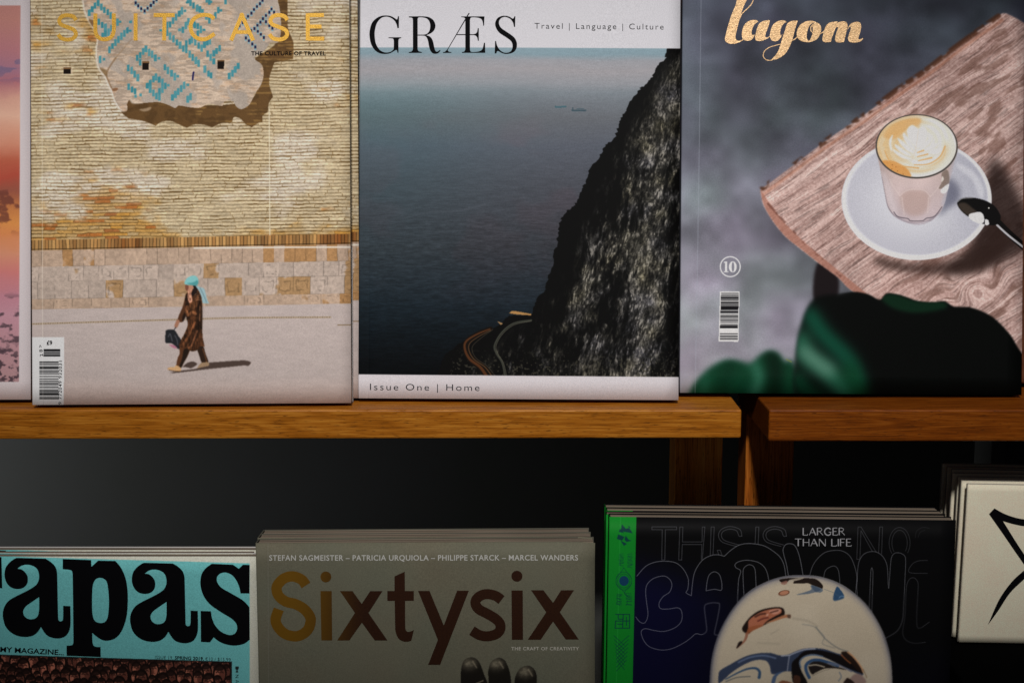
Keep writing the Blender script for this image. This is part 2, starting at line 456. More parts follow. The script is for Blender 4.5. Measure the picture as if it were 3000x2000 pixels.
def art_brick_wall():
    A = Art(78, -110, 1056, 1200); X, Y = A.X, A.Y
    rs = np.random.RandomState(3)
    # --- rough courses of thin bricks
    wy = Y + 8 * (fbm(X / 130, Y / 70, 1, 3) - .5) + 2.6 * (fbm(X / 22, Y / 14, 2, 2) - .5) + .012 * (X - 560)
    rh = 10.0; row = np.floor(wy / rh).astype(int); fy = wy / rh - row
    off = rs.rand(400)[row % 400] * 60; ln = 30 + 18 * rs.rand(400)[(row * 7) % 400]
    wx = X + off + 14 * (fbm(X / 34, Y / 9, 4, 2) - .5); col = np.floor(wx / ln).astype(int); fx = wx / ln - col
    bid = (row * 131 + col * 17) % 997; rb = rs.rand(997)[bid]; rb2 = rs.rand(997)[(bid * 7 + 3) % 997]
    gold = smooth(.44, .70, .6 * fbm(X / 210, Y / 130, 9, 3) + .4 * fbm(X / 40, Y / 22, 10, 2) + .30 * smooth(430, 680, Y) * smooth(620, 160, X) - .10 * smooth(300, 700, X) + .26 * smooth(640, 690, Y) - .1)
    pale = smooth(.45, .62, fbm(X / 160, Y / 90, 13, 3))
    c1 = np.array([191, 174, 142.]); c2 = np.array([206, 193, 174.]); c3 = np.array([176, 130, 62.]); c4 = np.array([160, 94, 46.])
    base = c1 + (c2 - c1) * pale[..., None]
    base = base + ((c3 - base) * (gold * (.30 + .70 * rb))[..., None])
    rust = ((rb2 > .86) * gold + (rb2 > .996) * .6)[..., None]
    base = base + (c4 - base) * np.clip(rust, 0, 1) * .8
    base *= (.92 + .13 * rb)[..., None]
    fy = np.clip(fy + .22 * (rb2 - .5), 0, 1)
    edge = .10 + .26 * fbm(X / 22, Y / 12, 21, 2) ** 1.0
    thin = fbm(X / 70, Y / 40, 31, 2)
    mort = smooth(edge + .20, edge * .4, fy) * (.40 + .60 * smooth(.3, .6, thin)) * (.45 + .55 * rs.rand(997)[(bid * 3 + 11) % 997])
    mort = np.maximum(mort, .6 * smooth(.10, .02, fx) * smooth(.4, .6, fbm(X / 25, Y / 20, 41, 2)))
    hi = smooth(.3, .5, fy) * smooth(.95, .7, fy)
    base *= (.93 + .12 * hi)[..., None]
    mc = np.array([96, 70, 34.]) * (1 - .0 * pale[..., None]) + np.array([18, 18, 18.]) * pale[..., None]
    img = base * (1 - mort[..., None]) + mc * mort[..., None]
    A.img = img / 255
    A.mul(1 + .26 * (fbm(X / 5.5, Y / 3.2, 51, 2) - .5))
    # --- second vertical joint of the wall
    A.put(A.stroke([(789, 318), (790, 480), (791, 690)], 3, 1), (226, 214, 190), .7)
    # --- shadow under the plaster panel, then the panel itself
    w = lambda p: T(p, 240, 0, 3.7935)
    sh = w([(2180, -400), (2185, 100), (2170, 470), (1900, 700), (1900, 1100), (1200, 1180), (560, 1100), (440, 1230), (520, 1320, 1), (690, 1350), (820, 1400, 1), (900, 1355), (1000, 1350), (1090, 1390), (1170, 1425, 1), (1240, 1390), (1350, 1388), (1450, 1420, 1), (1560, 1370), (1660, 1370), (1690, 1308), (1760, 1320), (1820, 1380), (1890, 1420, 1), (1960, 1370), (2010, 1360, 1), (2010, 1290), (2065, 1250, 1), (2080, 1150), (2125, 1080, 1), (2085, 950), (2090, 850), (2140, 700, 1), (2350, 660, 1), (2352, 480), (2290, 300), (2280, -400)])
    m = A.poly(sh, .8)
    bricks = smooth(.36, .5, fy) * (rb > .45) * smooth(.35, .6, fbm(X / 60, Y / 40, 61, 2) + .25 * smooth(620, 760, X))
    A.put(m, (96, 70, 40)); A.put(m * bricks, (138, 106, 60), .7); A.put(m * smooth(.45, .65, fbm(X / 30, Y / 24, 63, 3)), (74, 53, 30), .6); 
    pan = w([(60, -400), (30, 60), (70, 200), (130, 300), (185, 420), (172, 560), (190, 740), (270, 860), (330, 990), (348, 1040), (370, 1110), (440, 1225), (505, 1235), (508, 1150), (545, 1105), (585, 1150), (700, 1148), (850, 1140), (960, 1170), (1040, 1205), (1080, 1178), (1220, 1200), (1320, 1200), (1420, 1158), (1560, 1182), (1590, 1130), (1680, 1130), (1720, 1190), (1780, 1218), (1860, 1170), (1900, 1100), (1930, 1040), (1990, 950), (2020, 850), (2005, 730), (1920, 650), (2040, 560), (2100, 480), (2190, 470), (2215, 300), (2200, 100), (2160, -60), (2160, -400)])
    jig = A.poly(pan, .6)
    A.put(A.poly([(x - 5, y + 1) for x, y, *_ in pan], 2) * (X < 420), (222, 214, 204), .75)
    pl = fbm(X / 60, Y / 60, 71, 4); st = fbm(X / 26, Y / 5, 73, 3); dg = fbm((X + Y) / 90, (X - Y) / 60, 75, 3)
    rid = smooth(.52, .62, dg)
    tone = np.array([194, 174, 154.]) * (1 - rid[..., None]) + np.array([168, 156, 144.]) * rid[..., None]
    tone = tone * (.90 + .22 * pl)[..., None]
    tone = tone * (1 - (.15 * smooth(.56, .44, st) * (1 - rid))[..., None])
    orange = smooth(.60, .74, fbm(X / 24, Y / 6, 77, 2)) * (1 - rid) * .22
    tone = tone * (1 - orange[..., None]) + np.array([200, 150, 105.]) * orange[..., None]
    A.img = A.img * (1 - jig[..., None]) + tone / 255 * jig[..., None]
    A.mul(1 + jig * .14 * (fbm(X / 4, Y / 3, 79, 2) - .5))
    A.put(A.stroke(w([(380, 650), (330, 720), (285, 800), (280, 860), (330, 980)]), 5, 2), (120, 88, 56), .55)
    A.put(A.stroke(w([(560, 440), (480, 530), (380, 650)]), 4, 2), (150, 124, 96), .5)
    A.put(A.poly(w([(200, 760), (250, 770), (282, 800), (275, 855), (240, 820)]), 1.5), (122, 96, 62), .8)
    A.put(A.poly(w([(340, 990), (400, 982), (395, 1010), (350, 1020)]), 1), (128, 88, 58), .9)
    A.put(A.poly(w([(80, 225), (130, 232), (125, 305), (100, 270)]), 1), (120, 88, 56), .9)
    A.put(A.poly(w([(640, 1222), (700, 1210), (770, 1195), (760, 1225), (700, 1245)]), 1.2), (170, 148, 122), .7)
    # --- glazed tiles in stepped chains
    def bars(p, hgt=56):
        for (x, y) in p:
            q = (x * 7 + y * 3) % 17 / 17.0; c = (48 + 30 * q, 128 + 18 * q, 142 + 14 * q)
            cx, cy = 240 + x / 3.7935, y / 3.7935; hw, hh = 3.9, hgt / 2 / 3.7935 * (.9 + .25 * q)
            A.put(A.poly([(cx - hw, cy - hh), (cx + hw, cy - hh - .8), (cx + hw, cy + hh), (cx - hw, cy + hh)], .7, False), c, .93)
    chains = [[(85, 150), (118, 110), (150, 70), (185, 40), (220, 85), (255, 120), (290, 145), (325, 180)],
              [(192, 250), (230, 285), (265, 310), (265, 380), (300, 365), (335, 320), (400, 255), (235, 405)],
              [(310, 560), (343, 520), (376, 480), (408, 445), (443, 410), (475, 380), (508, 345)], [(205, 665)],
              [(950, 290), (950, 370), (985, 410), (1020, 440), (1060, 480), (1095, 510), (1130, 550), (1165, 560), (1200, 610), (1235, 645), (1270, 680), (1300, 710), (1370, 775), (1410, 825), (1440, 845)],
              [(985, 280), (1018, 240), (1050, 200), (1085, 160), (1118, 128)],
              [(1185, 0), (1210, 40), (1245, 70), (1285, 100), (1315, 112), (1345, 145), (1385, 190), (1420, 235), (1485, 180), (1518, 120), (1420, 30), (1390, 0), (1600, 20)],
              [(1125, 340), (1160, 290), (1187, 250), (1290, 300), (1325, 335), (1260, 290), (1290, 380), (1250, 265)],
              [(1165, 490), (1200, 470), (1225, 450), (1265, 470), (1300, 515), (1335, 545), (1365, 505), (1395, 480), (1425, 460), (1400, 605), (1435, 645), (1470, 600), (1470, 690), (1500, 575), (1535, 545)],
              [(620, 650), (650, 620), (683, 580), (715, 550), (750, 590), (785, 610), (820, 650), (650, 700)],
              [(520, 760), (555, 790), (590, 830), (625, 870)], [(925, 755), (960, 790), (1000, 820), (1035, 860)],
              [(730, 960), (763, 930), (797, 885), (828, 860), (862, 890), (897, 920), (932, 960), (897, 1000), (763, 1000), (797, 1040), (830, 1075), (865, 1085), (865, 1020)],
              [(1010, 1090), (1043, 1055), (1075, 1025), (1107, 990), (1140, 955)], [(525, 970), (560, 1000), (595, 1020)], [(1180, 1110), (1212, 1080)],
              [(1640, 850), (1675, 820), (1707, 780), (1740, 740)]]
    for c in chains: bars(c, 72)
    bars([(540, 350), (545, 250), (430, 250), (250, 665), (860, 655), (1070, 855), (965, 955), (1180, 950), (1150, 130), (1545, 125), (1360, 340), (1090, 340), (880, 345), (655, 1060), (600, 1075), (1440, 30), (1175, 35)], 26)
    for (x, y) in [(1730, 330), (1755, 295), (1790, 260), (1820, 225), (1850, 190), (1885, 155), (1915, 115), (1950, 80), (1980, 50), (2010, 15), (1825, 430), (1860, 460), (1895, 495), (1930, 530), (1880, 350), (1920, 325), (1955, 290), (1985, 255), (2015, 215), (2050, 180), (2085, 145), (2110, 110), (2140, 145), (1960, 355), (1990, 390), (2025, 425), (2050, 250), (2085, 295), (2120, 320), (1860, 390),
                   (600, 40), (630, 75), (665, 105), (700, 130), (735, 100), (770, 70), (800, 35), (835, 5)]:
        cx, cy = 240 + x / 3.7935, y / 3.7935
        A.put(A.poly([(cx - 3.2, cy - 8), (cx + 3.2, cy - 8), (cx + 3.2, cy + 9), (cx - 3.2, cy + 9)], .6, False), (122, 166, 178), .8)
        A.put(A.poly([(cx - 3.2, cy - 4.2), (cx + 3.2, cy - 4.2), (cx + 3.2, cy + 4), (cx - 3.2, cy + 4)], .6, False), (24, 28, 62), .95)
    A.put(A.stroke(w([(1245, 810), (1238, 850), (1235, 890)]), 5.5, .8), (28, 28, 78), .9)
    for (x, y, a, b) in [(712, 735, 10, 12), (1548, 722, 10, 13), (-160, 790, 11, 9)]:
        cx, cy = 240 + x / 3.7935, y / 3.7935
        A.put(A.poly([(cx - a - 2, cy - b - 3), (cx + a + 4, cy - b - 2), (cx + a + 4, cy + b + 1), (cx - a, cy + b + 1)], .8, False), (206, 186, 160), .6)
        A.put(A.poly([(cx - a, cy - b), (cx + a, cy - b), (cx + a - 1, cy + b), (cx - a, cy + b)], .7, False), (22, 16, 12))
        A.put(A.poly([(cx - a, cy - b), (cx + a, cy - b), (cx + a, cy - b + 4), (cx - a, cy - b + 4)], .7, False), (120, 88, 56))
    # --- upright brick course
    sl = -.020 * (X - 90)
    cy0, cy1 = 704 + sl, 730 + sl
    band = smooth(cy0 - 1, cy0 + 1, Y) * smooth(cy1 + 5, cy1 + 3, Y)
    bw = 10.2; sx = X + 2.5 * (fbm(X / 30, Y / 30, 81, 2) - .5); bi = np.floor(sx / bw).astype(int); bf = sx / bw - bi
    r = rs.rand(300)[bi % 300]; wst = smooth(.42, .62, fbm(X / 120, Y * 0, 83, 2)) * .55 + .45 * r
    cc = np.array([126, 76, 36.]) * (1 - wst[..., None]) + np.array([182, 142, 88.]) * wst[..., None]
    gap = np.maximum(smooth(.14, .03, bf), smooth(.90, .98, bf)); gap = np.maximum(gap, smooth(cy1 - 1, cy1 + 1, Y) * smooth(cy1 + 2.5, cy1 + 1.5, Y))
    cc = cc * (.8 + .3 * rs.rand(300)[(bi * 3) % 300])[..., None] * (1 - .62 * gap[..., None])
    A.img = A.img * (1 - band[..., None]) + cc / 255 * band[..., None]
    # --- dressed stone base
    b0 = cy1 + 4; b1 = 906 - .018 * (X - 90)
    base = smooth(b0 - 1, b0 + 1, Y) * smooth(b1 + 1, b1 - 1, Y)
    tt = np.clip((Y - b0) / (b1 - b0), 0, .999); edges = np.array([0, .28, .53, .83, 1.0]); ri = np.searchsorted(edges, tt, side='right') - 1
    wdt = np.array([31., 44., 50., 56.])[ri]; o2 = np.array([3., 19., 40., 11.])[ri]
    u = (X + o2 + 4 * (fbm(X / 50, Y / 50, 85, 2) - .5)) / wdt; ui = np.floor(u).astype(int); uf = u - ui
    rr = rs.rand(500)[(ui * 5 + ri * 91) % 500]; tf = (tt - edges[ri]) / (edges[np.minimum(ri + 1, 4)] - edges[ri])
    stc = np.array([180, 163, 150.]) * (.93 + .12 * rr)[..., None]
    tan = smooth(.84, .92, rr + .16 * smooth(770, 860, X) + .3 * (fbm(X / 26, Y / 26, 88, 2) - .5) + .1 * (fbm(X / 14, Y / 14, 87, 2) - .5))
    stc = stc * (1 - .85 * tan[..., None]) + np.array([160, 124, 82.]) * .85 * tan[..., None]
    row1 = (ri == 0) | (ri == 3); stc = np.where(row1[..., None], stc * np.array([1.0, .955, .90]), stc)
    stc *= (.88 + .24 * fbm(X / 7, Y / 7, 89, 3))[..., None]
    rx = np.minimum(uf, 1 - uf) * wdt; ry = np.minimum(tf, 1 - tf) * 42
    lines = np.maximum(smooth(2.2, .6, rx) * .55, smooth(2.0, .5, ry) * .35) * smooth(.34, .55, fbm(X / 30, Y / 30, 91, 2))
    rough = smooth(3, 0, np.abs(np.minimum(rx, ry) - 6 - 7 * fbm(X / 11, Y / 11, 93, 2))) * (rr > .55) * .6 * (ri > 0)
    stc = stc * (1 - .34 * np.maximum(lines, rough * smooth(.45, .6, fbm(X / 12, Y / 12, 95, 2)))[..., None])
    A.img = A.img * (1 - base[..., None]) + stc / 255 * base[..., None]
    A.put(A.stroke([(570, 727), (800, 725), (1060, 724)], 5, 1) * (X > 560), (226, 214, 202), .8)
    # --- pavement
    pv = smooth(b1 - .8, b1 + .8, Y)
    g = (181, 168, 163); p = np.array(g, float) * (.965 + .07 * fbm(X / 40, Y / 8, 97, 3))[..., None]
    p = p * (1 - .035 * smooth(950, 1180, Y))[..., None] + np.array([6, -2, -6.]) * smooth(1090, 1190, Y)[..., None]
    p = p * (.97 + .06 * fbm(X / 2.4, Y / 2.4, 99, 2))[..., None]
    A.img = A.img * (1 - pv[..., None]) + p / 255 * pv[..., None]
    A.put(A.stroke([(90, 949), (520, 936), (700, 931), (968, 929)], 5, 1), (160, 140, 112), .75)
    A.put(A.stroke([(90, 949), (520, 936), (700, 931), (968, 929)], 2.5, 1) * (np.sin(X * .9) > .55), (90, 74, 54), .7)
    A.put(A.stroke([(990, 952), (1060, 951)], 3.5, .8, False), (130, 110, 84), .8)
    # --- the walking woman
    q = lambda p: T(p, 460, 780, 4.75)
    shd = (74, 60, 54)
    A.put(A.poly(q([(175, 1478, 1), (330, 1450), (560, 1420), (620, 1370), (720, 1340), (900, 1325), (1090, 1312), (1240, 1310), (1308, 1335), (1275, 1380), (1210, 1378), (1000, 1400), (700, 1430), (500, 1455), (250, 1482)]), .8), shd)
    A.put(A.poly(q([(355, 1400, 1), (420, 1345), (500, 1322), (560, 1360), (480, 1415), (420, 1405)]), .8), shd)
    A.put(A.poly(q([(560, 1130), (640, 1110), (680, 1220), (715, 1340), (630, 1345), (590, 1240)]), .6), (44, 30, 22))
    A.put(A.stroke(q([(640, 1150), (670, 1240), (695, 1330)]), 4, 1), (104, 66, 40), .7)
    A.put(A.poly(q([(625, 1340), (715, 1335), (720, 1380), (640, 1400), (555, 1420, 1), (590, 1370)]), .6), (150, 124, 96))
    A.put(A.poly(q([(310, 1110), (450, 1140), (440, 1220), (380, 1330), (335, 1410), (275, 1390), (285, 1290), (320, 1200)]), .6), (86, 52, 32))
    A.put(A.poly(q([(380, 1150), (450, 1150), (430, 1230), (370, 1350), (340, 1405), (310, 1400), (350, 1280)]), 1), (34, 24, 18))
    A.put(A.poly(q([(270, 1375), (330, 1410), (325, 1460), (230, 1450), (150, 1435), (160, 1405, 1), (240, 1400)]), .6), (196, 156, 112))
    A.put(A.stroke(q([(170, 1442), (250, 1458), (325, 1462)]), 2.2, .6), (70, 50, 36), .8)
    A.put(A.poly(q([(290, 740), (360, 560), (400, 440), (470, 500), (400, 640), (355, 775)]), .6), (78, 48, 30))
    A.put(A.poly(q([(355, 700), (400, 630), (402, 700), (360, 775)]), .8), (34, 22, 16))
    A.put(A.poly(q([(280, 745), (318, 765), (290, 840), (260, 860), (245, 825)]), .6), (156, 110, 88))
    A.put(A.stroke(q([(262, 850), (235, 890)]), 2.5, .6, False), (50, 50, 55))
    A.put(A.poly(q([(170, 1085), (280, 1110), (285, 1140), (230, 1135)]), 1), (170, 110, 130))
    A.put(A.poly(q([(130, 890), (200, 880), (255, 895), (300, 970), (338, 1030), (308, 1148), (260, 1110), (200, 1070), (122, 1062), (118, 960)]), .6), (34, 35, 39))
    A.put(A.stroke(q([(160, 980), (185, 940), (215, 1040)]), 2.4, .8), (92, 94, 100), .8)
    A.put(A.stroke(q([(250, 960), (280, 1020), (290, 1090)]), 3, 1), (84, 86, 92), .7)
    dress = q([(400, 400), (470, 330), (560, 310), (612, 400), (632, 500), (632, 800), (638, 980), (665, 1120, 1), (600, 1110), (560, 1165), (480, 1180), (420, 1145), (312, 1112), (330, 1040), (400, 900), (430, 800), (405, 690), (385, 560)])
    A.put(A.poly(dress, .6), (76, 46, 28))
    dm = A.poly(dress, .6)
    A.put(dm * smooth(.52, .64, fbm(X / 5, Y / 14, 101, 3)), (36, 24, 16), .85)
    A.put(A.poly(q([(560, 560), (620, 480), (630, 800), (560, 1000), (440, 1130), (520, 900)]), 2), (36, 23, 16), .8)
    A.put(A.poly(q([(400, 420), (440, 400), (450, 560), (400, 540)]), 1), (30, 20, 14), .8)
    A.put(dm * A.stroke(q([(420, 560), (430, 680), (490, 640), (540, 660)]), 8, 2), (132, 84, 54), .8)
    A.put(dm * A.stroke(q([(530, 780), (450, 940), (370, 1080)]), 6, 2), (124, 76, 48), .8)
    A.put(dm * A.stroke(q([(560, 900), (480, 1100), (440, 1130)]), 5, 2), (140, 88, 58), .7)
    A.put(dm * A.stroke(q([(600, 560), (595, 760)]), 2.5, 1), (150, 104, 74), .6)
    for k in range(4): A.put(dm * A.stroke(q([(520 + k * 5, 400 + 28 * k), (560, 380 + 28 * k), (600, 375 + 30 * k)]), 1.6, .6), (176, 130, 100), .6)
    A.put(A.poly(q([(450, 520), (480, 480), (550, 490), (560, 560), (490, 600)]), 1), (92, 58, 36), .9)
    A.put(A.poly(q([(495, 480), (450, 505), (430, 420), (430, 330), (440, 280), (500, 265), (512, 300), (480, 370)]), .6), (178, 128, 104))
    A.put(A.poly(q([(400, 255), (440, 260), (440, 310), (420, 345), (398, 320)]), .6), (118, 74, 58))
    A.put(A.poly(q([(505, 265), (560, 270), (570, 330), (500, 420), (480, 380), (512, 310)]), .6), (30, 22, 20))
    A.put(A.poly(q([(540, 270), (600, 290), (655, 310), (680, 380), (700, 460), (728, 515, 1), (640, 510), (625, 440), (590, 350)]), .6), (148, 178, 184))
    A.put(A.stroke(q([(600, 300), (650, 400), (690, 500)]), 3, 1), (92, 118, 126), .6)
    A.put(A.poly(q([(385, 225), (420, 165), (490, 132), (550, 140), (578, 190), (570, 250), (545, 270), (470, 260), (400, 255)]), .6), (126, 186, 186))
    A.put(A.poly(q([(420, 235), (500, 225), (565, 195), (575, 240), (545, 270), (470, 260)]), 1.2), (60, 134, 136), .75)
    r0, r1, c0, c1 = (int(v / A.st) for v in (800 - A.y0, 1100 - A.y0, 480 - A.x0, 745 - A.x0)); A.img[r0:r1, c0:c1] = blur(A.img[r0:r1, c0:c1], .8)
    dmb = np.zeros_like(X); dmb[r0:r1, c0:c1] = dm[r0:r1, c0:c1]; A.mul(1 + dmb * .9 * (fbm(X / 4, Y / 9, 105, 2) - .5))
    # --- white price box with bar code
    A.put(A.poly([(84, 988), (188, 988), (187, 1200), (84, 1200)], .6, False), (226, 228, 232))
    k = lambda x, y: (x / 2.138, 600 + y / 2.138)
    def vbars(x0, x1, y0, y1, seed, n):
        r = np.random.RandomState(seed); wd = r.choice([1, 1, 2, 3], n * 2).astype(float); ed = np.concatenate([[0], np.cumsum(wd)]) / wd.sum()
        for i in range(n):
            a, b = y0 + (y1 - y0) * ed[2 * i], y0 + (y1 - y0) * ed[2 * i + 1]
            A.put(A.poly([k(x0, a), k(x1, a), k(x1, b), k(x0, b)], .35, False), (18, 18, 20))
    vbars(273, 378, 897, 951, 1, 11); vbars(246, 366, 972, 1222, 2, 30)
    # faint fold of the hinge
    A.put(A.stroke([(123, -100), (124, 600), (126, 1190)], 2.2, .8), (236, 228, 212), .35)
    return A

def art_cliff_sea():
    A = Art(1030, -110, 2010, 1190); X, Y = A.X, A.Y
    ty = Y + 16 * (fbm(X / 260, Y / 60, 1, 2) - .5)
    A.grad([(135, (132, 156, 166)), (160, (128, 150, 160)), (178, (148, 150, 156)), (205, (152, 150, 154)), (245, (140, 143, 149)), (270, (120, 128, 135)), (300, (108, 114, 121)),
            (345, (97, 101, 107)), (430, (84, 89, 99)), (540, (71, 74, 82)), (640, (62, 64, 71)), (730, (51, 54, 60)), (820, (38, 44, 51)), (900, (25, 33, 40)), (980, (15, 21, 26)), (1050, (9, 12, 15)), (1100, (6, 8, 10))], ty)
    tl = smooth(1700, 1050, X) * smooth(200, 320, Y) * (.4 + .6 * smooth(1000, 500, Y))
    A.mul(1 + tl[..., None] * np.array([-.12, .02, .01]))
    pk = smooth(.5, .68, fbm(X / 150, Y / 110, 5, 3)) * smooth(300, 420, Y) * smooth(1000, 800, Y)
    A.mul(1 + pk[..., None] * np.array([.05, -.01, -.01]))
    rip = fbm(X / 26, Y / 3.4, 7, 3); amp = .06 + .46 * smooth(380, 900, Y)
    A.mul(1 + amp * (rip - .5)); A.mul(1 + (.05 + .25 * smooth(500, 900, Y)) * (fbm((X + Y * .4) / 9, Y / 2.6, 8, 2) - .5))
    A.put(A.stroke([(1180, 640), (1260, 622), (1340, 618), (1420, 600)], (1, 6), 4), (104, 110, 120), .22)
    # boats on the sea
    A.put(A.poly([(1625, 313), (1660, 311), (1659, 316), (1627, 318)], .6, False), (62, 96, 106), .9); A.put(A.stroke([(1627, 311), (1627, 316)], 2, .6, False), (70, 96, 104))
    A.put(A.poly([(1673, 322), (1719, 322), (1716, 328), (1676, 328)], .6, False), (58, 78, 88), .9); A.put(A.stroke([(1678, 317), (1678, 325)], 3, .6, False), (62, 80, 90))
    A.put(A.stroke([(1690, 320), (1710, 320)], 2, .6, False), (70, 88, 98))
    # land
    edge = [(1958, 135, 1), (1948, 172), (1925, 190), (1910, 225), (1888, 250), (1868, 272), (1847, 300), (1826, 338), (1812, 368), (1800, 405), (1776, 424), (1755, 460), (1733, 488), (1716, 528), (1705, 555), (1690, 590), (1678, 604), (1650, 633), (1640, 660), (1634, 690), (1624, 754), (1609, 806), (1596, 848), (1570, 880), (1560, 918), (1520, 922), (1492, 925), (1455, 955), (1398, 974), (1358, 998), (1327, 1021), (1299, 1049), (1278, 1110, 1), (2040, 1110, 1), (2040, 100, 1)]
    P = spline(edge, True, 6); rs = np.random.RandomState(9)
    P = [(x + (rs.rand() - .5) * 9 * (x < 1980) * (y < 930), y + (rs.rand() - .5) * 6 * (y < 1090)) for x, y in P]
    m = A.poly(P, .7, False)
    A.put(m, (9, 9, 9))
    vx = X + .18 * (Y - 600)
    wv = vx + 16 * (fbm(vx / 40, Y / 60, 28, 3) - .5)
    ver = fbm(wv / 13, Y / 38, 21, 4); ver2 = fbm(wv / 4.2, Y / 11, 22, 3); msk = fbm(wv / 70, Y / 150, 23, 3)
    crack = smooth(.0, .10, np.abs(fbm(wv / 10, Y / 80, 24, 3) - .5)) * smooth(.0, .07, np.abs(fbm(wv / 22, Y / 40, 29, 2) - .5))
    zone = smooth(0, 120, X - np.interp(Y, [140, 300, 560, 900, 1000, 1100], [1962, 1856, 1712, 1570, 1440, 1330]))
    ctr = .30 * np.exp(-((X - np.interp(Y, [140, 400, 700, 1000, 1100], [1975, 1930, 1895, 1862, 1850])) / 58) ** 2)
    tone = .62 * ver + .26 * ver2 + .55 * (msk - .5) + ctr
    lit = smooth(.33, .80, tone) ** 1.05 * zone * (.78 + .22 * crack) * (.30 + .95 * ver2) * (.30 + 1.4 * fbm(wv / 2.8, Y / 4.4, 30, 2)) * .80
    colr = np.array([134, 130, 120.]) + np.array([12, 8, -14.]) * (fbm(X / 50, Y / 50, 25, 2) - .5)[..., None] * 2
    a = (m * np.clip(lit, 0, 1))[..., None]
    A.img = A.img * (1 - a) + colr / 255 * a
    A.put(m * smooth(.58, .74, ver2) * zone * smooth(.50, .72, tone), (158, 153, 143), .55)
    A.put(m * smooth(.50, .66, fbm(wv / 17, Y / 34, 33, 3)) * zone, (10, 10, 9), .5)
    A.put(m * smooth(.66, .76, fbm(X / 6, Y / 6, 27, 2)) * smooth(1000, 1090, Y) * (X > 1320), (72, 70, 58), .7)
    c = lambda p: T(p, 1000, 600, 2.138)
    A.put(A.stroke(c([(935, 775), (850, 812), (790, 855), (782, 905), (815, 965), (880, 1015), (925, 1075)]), (13, 26), 1.2), (20, 15, 12))
    A.put(A.stroke(c([(930, 778), (850, 810), (782, 855), (775, 905), (805, 965), (870, 1015), (912, 1075)]), (4, 9), 1), (100, 58, 30), .7)
    A.put(A.stroke(c([(935, 785), (860, 825), (806, 866), (800, 910), (830, 965), (900, 1015), (945, 1075)]), (2, 3), .8), (96, 70, 46), .8)
    A.put(A.stroke(c([(950, 780), (880, 830), (825, 880), (822, 920), (850, 965), (920, 1015), (965, 1075)]), 1.6, .7), (70, 62, 50), .8)
    A.put(A.stroke(c([(1190, 722), (1080, 742), (1005, 800), (960, 880), (972, 930), (1008, 990), (1026, 1075)]), 5, 1), (60, 62, 54), .9)
    A.put(A.stroke(c([(1190, 728), (1085, 750), (1012, 806), (970, 880), (980, 930), (1016, 990), (1036, 1075)]), 1.5, .6), (120, 118, 100), .7)
    A.put(A.poly(c([(1050, 678, 1), (1075, 664), (1190, 683, 1), (1190, 692, 1), (1100, 686)]), .6), (164, 124, 74))
    A.put(A.poly(c([(975, 728, 1), (1010, 742), (1000, 752, 1)]), .6), (150, 118, 80))
    # white title band and foot band
    t0 = 140 + (X - 1050) * .0035
    A.put(smooth(t0 + .8, t0 - .8, Y), (201, 200, 206))
    t1 = 1096 + (X - 1050) * .0085
    A.put(smooth(t1 - .8, t1 + .8, Y), (201, 198, 202))
    return A

